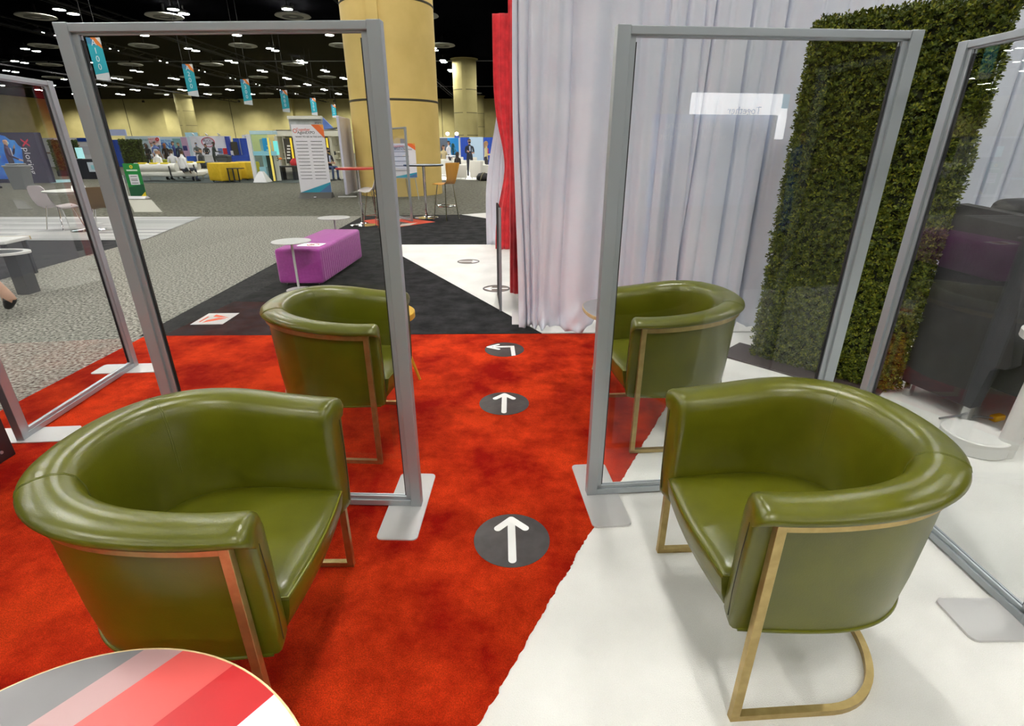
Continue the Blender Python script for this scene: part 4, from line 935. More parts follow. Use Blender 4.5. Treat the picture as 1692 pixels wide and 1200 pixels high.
t = thing('draped_table', 'table under a blue cloth in the blue draped booth', 'table', (AY(397, 262, 43).x, 42.4, -0.012)); a = AY(383, 257, 42.4); c = AY(410, 257, 42.4); MB().box(a.x - t.location.x, c.x - t.location.x, 0, 0.6, 0, a.z).build('cloth', BLU, t)
t = thing('sign_board', 'white sign board with dark letters above the blue drape', 'sign', (AY(407, 226, 46).x, 46, -0.012)); panel(t, 'board', 401, 223, 414, 231, 46, WHT, 0.1); words(t, 'M', 407.5, 227, 4, 46, DRK, off=0.12); panel(t, 'post', 407, 231, 408, 275, 46, M_alu, 0.1)
t = thing('reception_counter', 'white counter in front of the oval logo booth', 'counter', (AY(340, 265, 41).x, 41, -0.012)); panel(t, 'front', 327, 257, 353, 274, 41, flat(224, 222, 222), 0.08); panel(t, 'top', 326, 255.5, 354, 257, 41, WHT, 0.6, -0.5)
person('person in a grey shirt behind the white counter', AY(327, 260, 41.6).x, 41.7, 0.8, (84, 90, 92), (60, 60, 66), arms='front', mask=(120, 160, 210), sleeves=False, z=-0.012)
person('person with dark hair in a dark top behind the white counter', AY(341, 260, 42).x, 42.2, 0.4, (44, 46, 50), (40, 40, 44), arms='front', long_hair=True, H=1.66, z=-0.012)
person('person in a dark grey suit leaning on the white counter', AY(353, 260, 40).x, 40.1, 2.3, (52, 62, 62), (44, 54, 54), skin=M_skindark, arms='front', pose='lean', H=1.78, z=-0.012)
t = thing('draped_table', 'small table under a blue cloth beside the white counter', 'table', (AY(315, 265, 42).x, 42, -0.012)); a = AY(308, 258, 42); c = AY(321, 258, 42); MB().box(a.x - t.location.x, c.x - t.location.x, 0, 0.6, 0, a.z).build('cloth', flat(44, 96, 200), t)
# standing visitors
vis = [(231, 36, 'person in a long grey dress beside the far hedge', (150, 152, 160), (150, 152, 160), dict(long_hair=True, hair=(60, 36, 24), arms='front', H=1.68, skirt=True)),
       (245.5, 34, 'person in black with long dark hair by the white sofa', (24, 20, 24), (20, 18, 22), dict(long_hair=True, skin=M_skindark, arms='front', H=1.66)),
       (255.5, 38, 'person in a white shirt half hidden by a blue-shirted visitor', (236, 236, 240), (60, 60, 70), dict(H=1.70)),
       (260.5, 36.5, 'person in a slate blue shirt seen from behind', (92, 112, 170), (50, 54, 70), dict(H=1.78, sleeves=False)),
       (276.5, 37, 'person with long brown hair in a black and orange top', (34, 22, 22), (40, 36, 40), dict(long_hair=True, hair=(120, 70, 36), sleeves=False, H=1.68)),
       (291, 36.5, 'person in a bright navy suit and dark mask', (34, 56, 120), (30, 48, 106), dict(mask=(24, 24, 30), H=1.78)),
       (299, 36, 'person in a dark navy jacket with short fair hair', (24, 38, 72), (24, 34, 66), dict(hair=(110, 92, 66), H=1.70))]
for i, (px, D, lb, a, b, kw) in enumerate(vis): person(lb, AY(px, 260, D).x, D, (PI if i in (3, 4, 6) else 0.5 - 0.3 * i), a, b, z=-0.012, **kw)
# dark carpet under the lounge and the lounge furniture
b0 = [G(70, 303), G(600, 302)]
carpet('dark_carpet', [(-17.2, 23.9), (-8.2, 23.9), (-8.4, 30.5), (-22.5, 30.5), (-20.2, 26.8), (-19, 26.6)], -0.006, flat(28, 40, 38, 0.95), 'dark green carpet under the white sofas and yellow cubes')
carpet('teal_strip', [(G(84, 302).x, G(84, 302).y), (G(126, 300).x, G(126, 300).y), (G(122, 296).x, G(122, 296).y), (G(82, 297).x, G(82, 297).y)], -0.008, flat(168, 214, 222, 0.7), 'pale turquoise floor strip before the far hedges')
M_sofa = flat(232, 230, 222, 0.6)
def roll_sofa(label, x, y, rz, L):
    t = thing('white_sofa', label, 'sofa', (x, y, -0.006), rz)
    MB().bbox(-L / 2, L / 2, -0.45, 0.45, 0.20, 0.42, 0.07).build('seat', M_sofa, t, 50)
    MB().tube([(-L / 2, -0.30, 0.58), (L * 0.18, -0.30, 0.58)], 0.19, 20).build('back_roll', M_sofa, t, 50)
    for xx in (-L * 0.42, L * 0.10): MB().tube([(xx, -0.52, 0.66), (xx, -0.50, 0.30), (xx, -0.42, 0.12)], 0.03, 8).build('strap', DRK, t, 40)
    for xx in (-L * 0.45, L * 0.45):
        for yy in (-0.35, 0.35): MB().cyl((xx, yy, 0), (xx, yy, 0.21), 0.03).build('leg', M_chrome, t, 40)
    for k in range(3): MB().bbox(-L * 0.42 + 0.5 * k, -L * 0.42 + 0.5 * k + 0.35, -0.42, -0.2, 0.72, 0.80, 0.04).build('yellow_pad', flat(226, 200, 40, 0.7), t, 50)
p = G(276, 300); roll_sofa('white sofa with a bolster back and two white-shirted sitters', p.x - 0.1, p.y + 0.6, 0.02, 2.75)
p = AY(325, 285, 27.2); roll_sofa('white bolster-backed sofa beyond the seated visitors, beside the yellow cubes', p.x - 0.1, 27.4, 0.05, 1.75)
t = thing('lime_sofa', 'lime green sofa behind the seated visitors', 'sofa', (AY(277, 265, 32).x, 32, -0.012)); M_lime = flat(150, 156, 36, 0.7)
MB().bbox(-0.9, 0.9, 0, 0.8, 0.0, 0.45, 0.08).build('seat', M_lime, t, 50); MB().bbox(-0.9, 0.9, -0.2, 0.1, 0.0, 0.80, 0.08).build('back', M_lime, t, 50)
person('seated person in a white shirt with grey hair, leaning over the sofa bolster', AY(269, 270, 25.6).x, 25.3, 2.9, (240, 240, 242), (60, 62, 70), hair=(150, 150, 148), pose='sit', z=-0.006)
person('seated person in a white shirt and dark trousers on the end of the white sofa', AY(299.5, 270, 24.6).x, 24.75, 2.7, (242, 242, 244), (38, 44, 66), hair=(30, 26, 26), skin=M_skindark, pose='sit', z=-0.006)
person('seated person in dark grey beyond the white-shirted sitters', AY(307, 262, 27.5).x, 28.9, 2.6, (62, 66, 72), (40, 42, 50), hair=(70, 60, 54), pose='sit', H=1.8, z=-0.006)
person('seated person in a pale top between the white-shirted sitters', AY(284, 266, 26.6).x, 26.7, 3.3, (214, 214, 220), (70, 60, 60), skin=M_skindark, pose='sit', z=-0.006)
person('seated person in olive grey at the near end of the lounge', AY(256, 266, 28).x, 28.4, 2.4, (84, 84, 70), (60, 60, 58), pose='sit', z=-0.012)
def cube_seat(label, px, py, w, D, rz):
    p = G(px, py); t = thing('cube_seat', label, 'ottoman', (p.x, p.y + w / 2, -0.006), rz)
    MB().bbox(-w / 2, w / 2, -w / 2, w / 2, 0.05, 0.80, 0.06).build('upholstered_block', mat('yellow_upholstery', (0.72, 0.46, 0.01), 0.7, col2=(0.78, 0.52, 0.02), scale=8), t, 50)
    for a in (-1, 1):
        for c in (-1, 1): MB().cyl((a * w * 0.38, c * w * 0.38, 0), (a * w * 0.38, c * w * 0.38, 0.06), 0.03).build('foot', DRK, t)
cube_seat('yellow upholstered cube seat beside the black tube table', 365, 301, 0.98, 0, -0.55)
cube_seat('yellow upholstered cube seat behind the black tube table', 402, 297.5, 0.92, 0, -0.35)
t = thing('tube_table', 'small black tube side table between the yellow cubes', 'table', (AY(391, 285, 24.4).x, 24.35, -0.006), -0.2)
MB().box(-0.3, 0.3, -0.2, 0.2, 0.56, 0.59).build('table_top', DRK, t)
for x in (-0.27, -0.02): MB().box(x - 0.02, x + 0.02, -0.18, -0.14, 0, 0.56).build('leg', DRK, t); MB().box(x - 0.02, x + 0.02, 0.14, 0.18, 0, 0.56).build('leg', DRK, t)
t = thing('grey_bench', 'low grey bench behind the white sofa by the bin', 'bench', (AY(352, 270, 36).x, 36, -0.012)); a = AY(338, 267.5, 36); c = AY(366, 267.5, 36); MB().bbox(a.x - t.location.x, c.x - t.location.x, 0, 0.6, 0, a.z, 0.05).build('seat', flat(84, 88, 90), t, 40)
t = thing('grey_bench', 'low grey bench before the blue draped table', 'bench', (AY(398, 270, 36).x, 36, -0.012)); a = AY(388, 266, 36); c = AY(411, 266, 36); MB().bbox(a.x - t.location.x, c.x - t.location.x, 0, 0.6, 0, a.z, 0.05).build('seat', flat(78, 82, 86), t, 40)
p = G(371, 277); bin_('dark grey waste bin before the oval logo booth', AY(371, 268, 37).x, 37, 0.92, 0.72, (70, 74, 76))
# far hedges
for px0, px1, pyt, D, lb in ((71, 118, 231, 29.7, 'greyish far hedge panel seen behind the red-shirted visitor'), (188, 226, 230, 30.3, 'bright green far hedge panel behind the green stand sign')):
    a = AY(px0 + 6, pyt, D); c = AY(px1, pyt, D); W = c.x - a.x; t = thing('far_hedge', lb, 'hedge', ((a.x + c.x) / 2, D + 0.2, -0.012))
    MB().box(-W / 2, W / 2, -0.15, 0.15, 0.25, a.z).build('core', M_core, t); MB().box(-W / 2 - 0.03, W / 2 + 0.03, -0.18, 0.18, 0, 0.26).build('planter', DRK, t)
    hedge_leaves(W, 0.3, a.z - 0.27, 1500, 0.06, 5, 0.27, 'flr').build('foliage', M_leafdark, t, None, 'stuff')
person('person in a red polo shirt and khaki trousers seen from behind', AY(71, 260, 32.5).x, 32.5, 2.8, (176, 26, 44), (150, 134, 96), skin=M_skindark, arms='front', H=1.8, z=-0.012, sleeves=False)
person('person in a dark grey suit beside the red-shirted visitor', AY(59.5, 260, 33.5).x, 33.5, 1.2, (60, 58, 74), (50, 50, 64), arms='front', H=1.60, z=-0.012)
t = thing('backlit_screen', 'bright turquoise back-lit screen beside the greyish far hedge', 'screen', (AY(113, 245, 31.5).x, 31.5, -0.012)); panel(t, 'frame', 100, 230, 121, 256, 31.5, WHT, 0.1); panel(t, 'picture', 103, 233, 120, 253, 31.5, flat(60, 190, 205, 0.4, 0, 0.5), 0.03, 0.1); panel(t, 'post', 108, 256, 111, 288, 31.5, M_alu, 0.1)
t = thing('backlit_screen', 'pale turquoise monitor on the black draped table', 'screen', (AY(133, 252, 29).x, 29, -0.012)); panel(t, 'picture', 127, 244, 138, 262, 29, flat(176, 236, 240, 0.4, 0, 0.4), 0.05); panel(t, 'post', 131, 262, 133, 292, 29, M_alu, 0.1)
t = thing('draped_table', 'table under a black cloth with a white emblem before the white booth wall', 'table', (AY(145, 280, 27).x, 27, -0.012)); panel(t, 'cloth', 131, 263, 162, 296, 27, flat(18, 20, 28, 0.8), 0.7, -0.7); panel(t, 'emblem', 146, 268, 158, 284, 27, flat(196, 206, 214), 0.01, 0.01); panel(t, 'emblem_centre', 151, 273, 158, 280, 27, flat(150, 206, 214), 0.015, 0.01)
# green stand sign and slim white stand
t = thing('stand_sign', 'green stand sign with a yellow emblem and a white notice', 'sign', (-11.42, 16.6, -0.012), 0.03)
bd = MB().box(-0.235, 0.235, 0, 0.02, 0.05, 1.0).build('board', flat(22, 136, 62, 0.5), t); Q = Matrix(((1, 0, 0, 0), (0, 0, 1, 0), (0, 1, 0, 0), (0, 0, 0, 1)))
MB().prism([(-0.235, 0.05), (0.235, 0.05), (0.235, 0.42), (-0.235, 0.32)], -0.002, 0, M=Q).build('dark_foot', flat(14, 84, 52, 0.5), bd); MB().prism([(0.06, 0.05), (0.235, 0.05), (0.235, 0.2)], -0.004, 0, M=Q).build('yellow_corner', flat(238, 206, 40, 0.5), bd)
MB().lathe([(0.02, 0), (0.02, 0.004), (0.05, 0.004), (0.05, 0)], 12, ring=True, M=Matrix.Translation((0, -0.001, 0.91)) @ Matrix.Rotation(PI / 2, 4, 'X')).build('yellow_emblem', flat(240, 208, 40, 0.5), bd); MB().box(-0.16, 0.16, -0.003, 0, 0.79, 0.83).build('white_name', flat(226, 240, 226), bd)
nt = MB().box(-0.13, 0.14, -0.006, 0, 0.40, 0.69).build('white_notice', M_sign, bd)
for z in (0.64, 0.56, 0.52, 0.45): MB().box(-0.09, 0.10, -0.008, -0.004, z - 0.008, z + 0.008).build('print_line', M_ink, nt)
MB().prism([(-0.14, 0.0), (0.14, 0.0), (0.03, 0.07), (-0.03, 0.07)], -0.25, 0.25, M=Matrix(((0, 0, 1, 0), (1, 0, 0, 0), (0, 1, 0, 0), (0, 0, 0, 1)))).build('base', M_sign, t)
p = G(206, 327); t = thing('floor_stand', 'slim white floor stand beside the green stand sign', 'stand', (p.x, p.y, -0.012))
MB().bbox(-0.11, 0.11, -0.06, 0.06, 0.05, 0.60, 0.02).build('post', M_whitepl, t, 40); MB().bbox(-0.2, 0.24, -0.2, 0.2, 0, 0.05, 0.02).build('base', M_whitepl, t, 40); MB().bbox(-0.1, 0.1, -0.08, 0.08, 0.60, 0.66, 0.02).build('head', flat(210, 212, 214), t, 40)

# ================================================================== kiosk, white shelving booth, canopy
D = 24.6
t = thing('glass_kiosk', 'white and turquoise glass kiosk with a yellow light strip', 'kiosk', (AY(436, 290, D).x, D, -0.006)); AQ = glass_mat('aqua_glass', (0.80, 0.95, 0.98)); 
panel(t, 'white_post', 415, 222, 421, 300, D, WHT, 0.12); panel(t, 'top_beam', 412, 216, 450, 222, D, flat(196, 228, 240, 0.4), 0.5, -0.5); panel(t, 'glass_front', 421, 222, 448, 298, D, AQ, 0.02, 0.02); panel(t, 'aqua_band', 418, 250, 458, 257, D, flat(150, 216, 236, 0.3), 0.03, 0.05)
panel(t, 'inner_column', 429, 230, 438, 296, D, flat(222, 224, 214), 0.3, -0.6); panel(t, 'bin_column', 430, 276, 441, 297, D, WHT, 0.3, -0.3); panel(t, 'blue_screen', 434, 228, 446, 256, D, flat(44, 150, 200, 0.4, 0, 0.3), 0.05, -0.1); panel(t, 'dark_leaf', 441, 257, 452, 299, D, flat(44, 52, 50), 0.05, -0.15)
panel(t, 'yellow_strip', 448, 228, 450.5, 299, D, flat(250, 226, 110, 0.4, 0, 0.3), 0.08, 0.02); panel(t, 'aqua_screen', 450, 233, 457, 256, D, flat(120, 226, 226, 0.4, 0, 0.5), 0.05, -0.2); panel(t, 'lower_panel', 450, 257, 459, 299, D, flat(202, 206, 204), 0.05, -0.2)
a = G(431, 301); MB().lathe([(0.42, 0), (0.42, 0.03), (0.12, 0.45), (0, 0.45)], 4, Matrix.Translation((a.x - t.location.x + 0.1, a.y - t.location.y, 0)) @ rotz(PI / 4)).build('foot', WHT, t)
for k, py in enumerate((240, 247, 252)): panel(t, 'screen_icon', 440, py, 443, py + 2, D, M_stickw, 0.02, -0.04)
text('numeral', '3', 0.3, DRK, t, (AY(457, 262, D).x - t.location.x, 0.1, AY(457, 262, D).z), F0)
D = 27.6; t = thing('shelving_booth', 'cream booth with lit shelves and dark panels of white print', 'booth', (AY(515, 290, D).x, D, -0.006)); CRM = flat(226, 224, 208, 0.6)
panel(t, 'back_wall', 456, 216, 575, 294, D, CRM, 0.1, -0.9); panel(t, 'header', 456, 215, 575, 225, D, flat(232, 230, 216), 0.1, 0); panel(t, 'roof', 456, 214.5, 575, 216, D, CRM, 1.0, -0.9)
for px in (458, 471, 500, 525, 546): panel(t, 'upright', px, 225, px + 5, 294, D, CRM, 0.8, -0.8)
for px in (463, 548):
    for py in (238, 251, 262): panel(t, 'shelf', px, py, px + 11, py + 1.2, D, CRM, 0.5, -0.8)
for px, l in ((472, 1), (531, 2)):
    d_ = panel(t, 'dark_panel', px, 229, px + 15, 270, D, flat(50, 46, 42), 0.05, 0.05); 
    for k in range(5): panel(t, 'white_print', px + 4, 240 + 5 * k, px + 9, 242.5 + 5 * k, D, M_stickw, 0.02, 0.11)
    panel(t, 'yellow_edge', px + 11.5, 228, px + 14, 270, D, flat(248, 214, 60, 0.5, 0, 0.5), 0.05, 0.11)
panel(t, 'counter', 455, 276, 575, 294, D, flat(232, 230, 220), 0.5, 0.6); panel(t, 'small_screen', 553, 250, 556, 256, D, DRK, 0.03, 0.1)
t = thing('flower_vase', 'small vase of orange flowers on a black table before the shelving booth', 'vase', (AY(465, 285, 26.1).x, 26.1, -0.006)); MB().lathe([(0.05, 0.62), (0.09, 0.72), (0.06, 0.85), (0.0, 0.85)], 14).build('vase', M_whitepl, t, 40)
for k in range(5): a = k * 1.3; MB().lathe([(0, 0), (0.06, 0.02), (0.05, 0.07), (0, 0.08)], 8, Matrix.Translation((0.08 * math.cos(a), 0.08 * math.sin(a), 0.88 + 0.03 * (k % 2)))).build('flower', [flat(240, 120, 40), flat(246, 200, 60)][k % 2], t)
for px, lb in ((462, 'black angular side table under the flower vase'), (483, 'black angular side table behind the tall white sign')):
    t = thing('angular_table', lb, 'table', (AY(px, 290, 26.1).x, 26.1, -0.006)); MB().box(-0.32, 0.3, -0.25, 0.25, 0.56, 0.62).build('table_top', DRK, t); MB().box(0.12, 0.24, -0.22, 0.22, 0, 0.56).build('leg', DRK, t)
t = thing('red_cushion', 'red rounded cushion on the counter of the shelving booth', 'cushion', (AY(488, 270, 26.4).x, 26.6, AY(488, 276, 26.6).z + 0.02)); MB().lathe([(0, 0), (0.3, 0.05), (0.34, 0.2), (0.2, 0.36), (0, 0.38)], 18, sy=0.5).build('pad', flat(196, 30, 44), t, 50)
person('seated person in a black printed T-shirt and dark mask before the shelving booth', AY(545, 280, 25.6).x, 25.6, 0.9, (26, 28, 52), (50, 70, 110), hair=(26, 22, 20), mask=(30, 30, 40), pose='sit', arms='front', sleeves=False, z=-0.006, jacket=(190, 196, 226), long_hair=True, seat=0.5)
t = thing('lounge_chair', 'white and yellow lounge chair under the seated person in black', 'chair', (AY(547, 290, 25.8).x, 25.8, -0.006), 0.9); MB().bbox(-0.28, 0.28, -0.3, 0.25, 0.36, 0.46, 0.04).build('seat', M_sofa, t, 50); MB().bbox(-0.28, 0.28, 0.2, 0.28, 0.4, 0.85, 0.03).build('back', flat(226, 196, 60), t, 50)
for a in (-1, 1):
    for c in (-1, 1): MB().cyl((a * 0.24, c * 0.22, 0), (a * 0.24, c * 0.22, 0.37), 0.015).build('leg', M_chrome, t)
D = 31.0; t = thing('booth_canopy', 'grey printed booth canopy with a white top rail and blue side', 'canopy', (AY(506, 200, D).x, D, 0.0)); o = t.location
panel(t, 'top_rail', 478, 192, 533, 197, D, flat(236, 234, 226), 0.3); panel(t, 'printed_face', 479, 197, 533, 215, D, mat('canopy_print', (0.34, 0.36, 0.38), 0.6, col2=(0.62, 0.64, 0.66), scale=1.2), 0.1); words(t, 'anora', 527, 203, 4, D, DRK, off=0.14)
MB().prism([(AY(533, 194, D).x - o.x, AY(533, 194, D).z), (AY(553, 214, D).x - o.x, AY(553, 214, D).z), (AY(553, 219, D).x - o.x, AY(553, 219, D).z), (AY(533, 214, D).x - o.x, AY(533, 214, D).z)], 0.0, 0.1, M=Q).build('blue_side', flat(96, 130, 206), t)
for px in (480, 532): panel(t, 'post', px, 215, px + 1.5, 290, D, M_alu, 0.06)
t = thing('boom_arm', 'thin dark boom arm with a small black and white fitting beside the logo backdrop', 'fixture', (AY(545, 214, 29).x, 29, 0)); a = AY(533, 216, 29); c = AY(560, 211, 29)
MB().tube([(a.x - t.location.x, 0, a.z), (c.x - t.location.x, 0, c.z)], 0.04, 6).build('arm', DRK, t); p = AY(558, 221, 29); MB().bbox(p.x - t.location.x - 0.1, p.x - t.location.x + 0.12, -0.1, 0.1, p.z - 0.15, p.z + 0.15, 0.03).build('fitting', DRK, t); MB().bbox(p.x - t.location.x - 0.04, p.x - t.location.x + 0.04, -0.12, -0.09, p.z - 0.08, p.z + 0.06, 0.01).build('white_cap', WHT, t); MB().box(c.x - t.location.x - 0.02, c.x - t.location.x + 0.02, -0.02, 0.02, 0, c.z).build('post', DRK, t)

# ================================================================== right of the column: white lounge
carpet('white_carpet', [(-4.6, 25.75), (2, 25.75), (2, 38), (-4.6, 38)], -0.006, flat(236, 234, 230, 0.9), 'white carpet of the far lounge beyond the round ochre column')
D = 40.0
t = wall_thing('booth_wall', 'turquoise and grey booth panel behind the far white lounge', 'booth', 700, 760, 227, D, WHT); panel(t, 'grey_part', 722, 228, 740, 262, D, flat(92, 104, 122), 0.05); panel(t, 'turquoise_part', 740, 228, 758, 262, D, flat(20, 132, 206), 0.05); panel(t, 'blue_tab', 751, 225, 759, 227.5, D, flat(30, 70, 170), 0.08)
for px in (740, 755): p = AY(px, 221, D); MB().lathe([(0, -0.12), (0.12, -0.06), (0.14, 0.02), (0.08, 0.1), (0, 0.12)], 12, Matrix.Translation((p.x - t.location.x, -0.2, p.z))).build('spot_bulb', mat('spot_bulb', (1.0, 0.98, 0.9), 0.5, emit=6.0), t, 50)
t = wall_thing('booth_drape', 'blue pleated drape beside the pale panel in the far lounge', 'drape', 760.5, 775, 227, D, BLU); t = wall_thing('booth_wall', 'pale blue booth panel behind the suited man', 'booth', 775.5, 798, 226.5, D, flat(190, 216, 240)); t = wall_thing('booth_drape', 'blue pleated drape at the edge of the white side drape', 'drape', 798.5, 815, 227, D, BLU)
person('person in a dark suit and black mask standing in the far white lounge', AY(776, 260, 29).x, 29, 0.3, (28, 34, 48), (26, 30, 42), mask=(16, 16, 18), arms='folded', jacket=(170, 186, 220), H=1.80, bald=False, hair=(70, 56, 44), z=-0.006)
person('person in a white shirt and dark mask at the turquoise panel', AY(741.5, 250, 33).x, 33, 1.2, (220, 220, 226), (60, 60, 66), mask=(40, 42, 50), H=1.74, z=-0.006)
person('person with long dark hair seated at the high white table', AY(733, 255, 32).x, 32.0, 0.6, (196, 180, 140), (60, 56, 56), long_hair=True, hair=(52, 34, 24), pose='sit', seat=0.62, z=-0.006)
person('person in a cream top and pink scarf at the edge of the white drape', AY(803, 255, 27.5).x, 27.7, 1.4, (206, 196, 150), (40, 36, 40), long_hair=True, hair=(176, 140, 84), H=1.68, arms='front', z=-0.006, jacket=(206, 40, 90))
person('person with dark hair seated low in a white armchair', AY(756, 265, 29.5).x, 29.6, 2.5, (30, 24, 24), (40, 36, 40), skin=M_skindark, long_hair=True, pose='sit', seat=0.35, H=1.6, z=-0.006)
t = thing('green_plant', 'dark green conical plant before the turquoise panel', 'plant', (AY(749, 255, 38.5).x, 38.5, -0.006)); M_pine = foliage_mat('pine', (0.01, 0.06, 0.04), (0.015, 0.1, 0.06), (0.02, 0.14, 0.09))
rp = random.Random(2); b = MB()
for k in range(420):
    zz = rp.uniform(0.25, 1.65); r = (1.7 - zz) * 0.33; a = rp.uniform(0, 6.28); c = Vector((r * math.cos(a), r * math.sin(a), zz)); d = Vector((math.cos(a), math.sin(a), -0.4)); s_ = Vector((-math.sin(a), math.cos(a), 0)) * 0.03
    b.add([c - s_, c + s_, c + d * 0.16], [(0, 1, 2)])
b.build('foliage', M_pine, t, None, 'stuff'); MB().cyl((0, 0, 0.2), (0, 0, 1.6), 0.03).build('stem', DRK, t); MB().lathe([(0.16, 0), (0.2, 0.3), (0, 0.3)], 16).build('pot', WHT, t, 40)
def arm_chair(label, px, py, rz, w=0.95):
    p = G(px, py); t = thing('white_armchair', label, 'armchair', (p.x, p.y + 0.45, -0.006), rz)
    MB().bbox(-w / 2 + 0.15, w / 2 - 0.15, -0.38, 0.3, 0.12, 0.45, 0.05).build('seat', M_sofa, t, 50); MB().bbox(-w / 2, w / 2, 0.25, 0.42, 0.08, 0.84, 0.04).build('back', M_sofa, t, 50)
    for a in (-1, 1): MB().bbox(min(a * (w / 2 - 0.17), a * w / 2), max(a * (w / 2 - 0.17), a * w / 2), -0.42, 0.3, 0.08, 0.66, 0.04).build('arm', M_sofa, t, 50)
    for a in (-1, 1):
        for c in (-0.35, 0.35): MB().cyl((a * w * 0.42, c, 0), (a * w * 0.42, c, 0.09), 0.025).build('leg', M_chrome, t)
arm_chair('white armchair directly behind the orange stool', 752, 297, 1.9, 1.05); arm_chair('white armchair behind the black bag', 797, 297, 2.2)
arm_chair('white armchair behind the orange plywood stool back, farther into the lounge', 735, 291, 2.6); arm_chair('white armchair beyond the suited man', 789, 285, 1.2); arm_chair('white armchair beneath the high white table', 762, 284, 0.9)
for px, py, lb, h in ((750, 293, 'high white table in the far lounge', 0.98), (788, 292, 'low white table with a small vase beside the suited man', 0.62)):
    p = G(px, py - 6); t = thing('white_table', lb, 'table', (p.x, p.y, -0.006)); MB().bbox(-0.38, 0.38, -0.25, 0.25, h - 0.05, h, 0.01).build('table_top', WHT, t)
    for a in (-1, 1): MB().box(a * 0.34 - 0.03, a * 0.34 + 0.03, -0.22, 0.22, 0, h - 0.05).build('leg', WHT, t)
p = G(796, 299); t = thing('black_bag', 'black shoulder bag lying on the white lounge carpet', 'bag', (p.x + 0.05, p.y + 0.2, -0.006)); MB().lathe([(0.15, 0), (0.30, 0.06), (0.30, 0.18), (0.2, 0.32), (0, 0.36)], 20, sy=0.55).build('body', flat(18, 18, 20), t, 60); MB().tube([(-0.12, -0.17, 0.02), (-0.06, -0.18, 0.22), (0.02, -0.12, 0.34), (0.1, 0, 0.36)], 0.016, 8).build('strap', flat(150, 140, 110), t, 40)

# ================================================================== neighbouring stand on the left: tables, shell chairs
t = thing('round_table', 'grey round table on a chrome stem between two shell chairs', 'table', (-7.95, 9.95, 0.0)); MB().lathe([(0, 0.70), (0.50, 0.70), (0.505, 0.71), (0.50, 0.725), (0, 0.725)], 40).build('table_top', flat(150, 150, 142, 0.4), t, 40)
MB().cyl((0, 0, 0.02), (0, 0, 0.70), 0.035).build('stem', M_chrome, t, 40); MB().lathe([(0.28, 0), (0.28, 0.01), (0.05, 0.03), (0, 0.03)], 32).build('base', M_chrome, t, 40)
for a in range(4): MB().cyl((0, 0, 0.66), (0.3 * math.cos(a * PI / 2), 0.3 * math.sin(a * PI / 2), 0.69), 0.012, n=6).build('top_support', M_chrome, t)
t = thing('tent_card', 'folded white card standing on the grey round table', 'card', (-7.83, 9.86, 0.727), 0.4)
MB().prism([(-0.08, 0), (0.08, 0), (0.0, 0.08)], -0.10, 0.10, M=Matrix(((0, 0, 1, 0), (1, 0, 0, 0), (0, 1, 0, 0), (0, 0, 0, 1)))).build('folded_sheet', M_stickw, t)
def shell_chair(label, x, y, rz, m):
    t = thing('shell_chair', label, 'chair', (x, y, 0.0), rz)
    pr = [(0.24, 0.43), (0.20, 0.45), (0.10, 0.44), (0.0, 0.43), (-0.10, 0.44), (-0.17, 0.48), (-0.21, 0.56), (-0.235, 0.66), (-0.25, 0.76), (-0.255, 0.80)]
    shell(pr, [0.20, 0.23, 0.24, 0.24, 0.24, 0.24, 0.245, 0.24, 0.22, 0.17], 0.012, m, 'seat_shell', t, curl=0.045)
    for sx, sy in ((1, 1), (1, -1), (-1, 1), (-1, -1)): MB().tube([(0.12 * sx, 0.15 * sy, 0.43), (0.20 * sx, 0.22 * sy, 0.0)], 0.010, 8).build('leg', M_chrome, t, 40)
p = G(84, 379); shell_chair('pale mauve shell chair at the grey round table', p.x + 0.22, p.y + 0.1, math.radians(72), flat(196, 184, 186, 0.5))
p = G(160, 383); shell_chair('brown shell chair at the grey round table', p.x + 0.22, p.y + 0.05, math.radians(120), flat(112, 92, 70, 0.5))
t = thing('low_table', 'low white square table with a wooden edge on black carpet', 'table', (-6.22, 6.20, -0.002), 0.12); MB().bbox(-0.35, 0.35, -0.2, 0.2, 0.41, 0.45, 0.01).build('table_top', M_whitepl, t); MB().box(-0.35, 0.35, 0.2, 0.215, 0.41, 0.45).build('wood_edge', M_birch, t)
for a in (-1, 1):
    for c in (-1, 1): MB().box(a * 0.3 - 0.02, a * 0.3 + 0.02, c * 0.16 - 0.02, c * 0.16 + 0.02, 0, 0.41).build('leg', DRK, t)
t = thing('low_table', 'low dark table with a white oval rim on black carpet', 'table', (-5.42, 5.42, -0.002), 0.1)
MB().lathe([(0.29, 0.425), (0.36, 0.425), (0.36, 0.445), (0.29, 0.445)], 40, sy=0.55, ring=True).build('white_rim', M_whitepl, t, 40); MB().lathe([(0.0, 0.42), (0.295, 0.42), (0.295, 0.435), (0, 0.435)], 40, sy=0.55).build('table_top', DRK, t, 40)
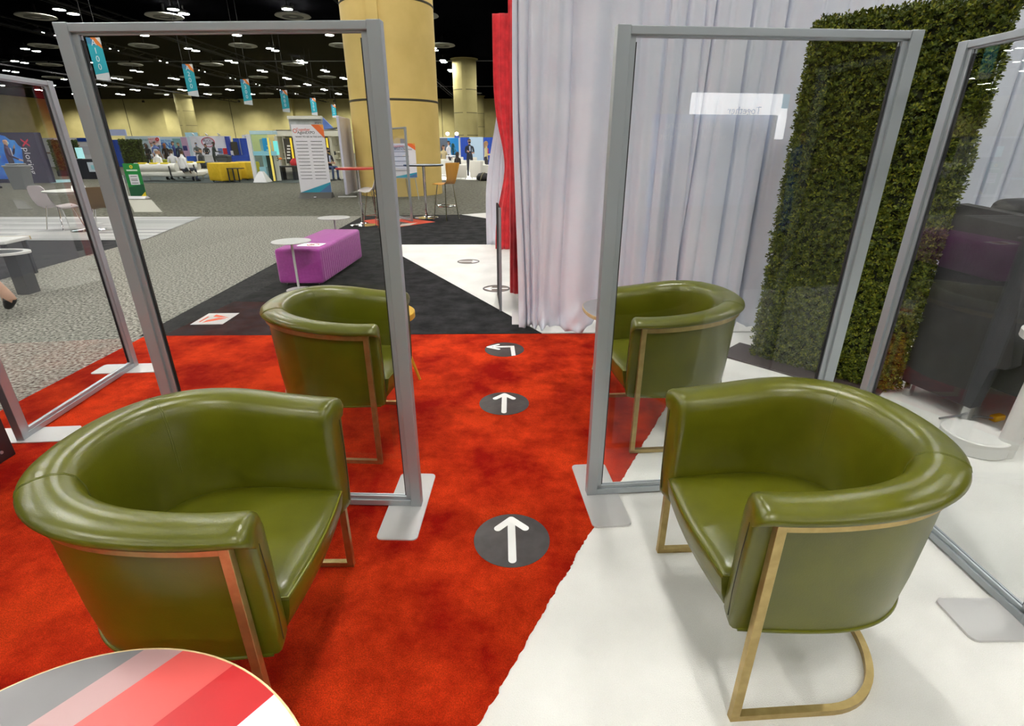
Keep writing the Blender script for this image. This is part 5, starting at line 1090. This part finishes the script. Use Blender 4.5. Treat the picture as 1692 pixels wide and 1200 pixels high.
for a in (-0.22, 0.22): MB().box(a - 0.06, a + 0.06, -0.08, 0.08, 0, 0.42).build('leg', DRK, t)
# passer-by whose trailing shoe shows at the edge of the aisle
person('person striding off along the grey aisle, only a black shoe and bare ankle showing', -5.02, 4.62, math.radians(-96), (90, 96, 110), (40, 42, 50), pose='walk', skirt=True, H=1.72, arms='down', hair=(60, 44, 30))

# ================================================================== behind the seats: the stand mirrored in the glass
D = -9.0
t = thing('light_box_sign', 'long white lit sign reading Together with a turquoise end', 'sign', (7.75, D, 0.0)); LB = mat('lit_sign_face', (1.0, 1.0, 1.0), 0.5, emit=7.0)
MB().box(-1.28, 1.28, -0.12, 0, 2.16, 2.62).build('lit_face', LB, t); MB().box(1.10, 1.28, 0, 0.01, 2.30, 2.62).build('turquoise_end', flat(60, 190, 210, 0.5, 0, 2.0), t); MB().box(1.14, 1.30, -0.12, 0, 1.6, 2.16).build('lit_return', LB, t)
RB = (PI / 2, 0, PI)
text('lettering', 'Together', 0.24, flat(90, 90, 96), t, (0.1, 0.012, 2.24), RB)
for x in (-1.2, 1.2): MB().box(x - 0.03, x + 0.03, -0.1, -0.04, 0, 2.2).build('post', M_alu, t)
t = thing('stand_wall', 'pale grey stand wall reading Achieve more with your exhibit.', 'booth', (7.2, D - 0.2, 0.0)); MB().box(-1.6, 1.6, -0.1, 0, 0, 2.16).build('panel', flat(150, 172, 206, 0.5), t)
MB().box(-1.6, -0.95, 0, 0.02, 0.8, 2.16).build('blue_panel', flat(40, 96, 196, 0.5), t)
text('lettering', 'Achieve more', 0.26, M_stickw, t, (-0.55, 0.03, 1.92), RB); text('lettering', 'with your exhibit.', 0.26, M_stickw, t, (-0.55, 0.03, 1.66), RB); text('logo_letters', 'RO', 0.24, M_stickw, t, (1.08, 0.03, 1.86), RB); text('logo_letters', 'CK', 0.24, M_stickw, t, (1.08, 0.03, 1.64), RB)
person('person in a blue shirt and blue jeans standing behind the seats', 5.95, -4.3, math.radians(160), (52, 96, 168), (48, 104, 190), arms='front', H=1.70, hair=(40, 30, 24), sleeves=False)
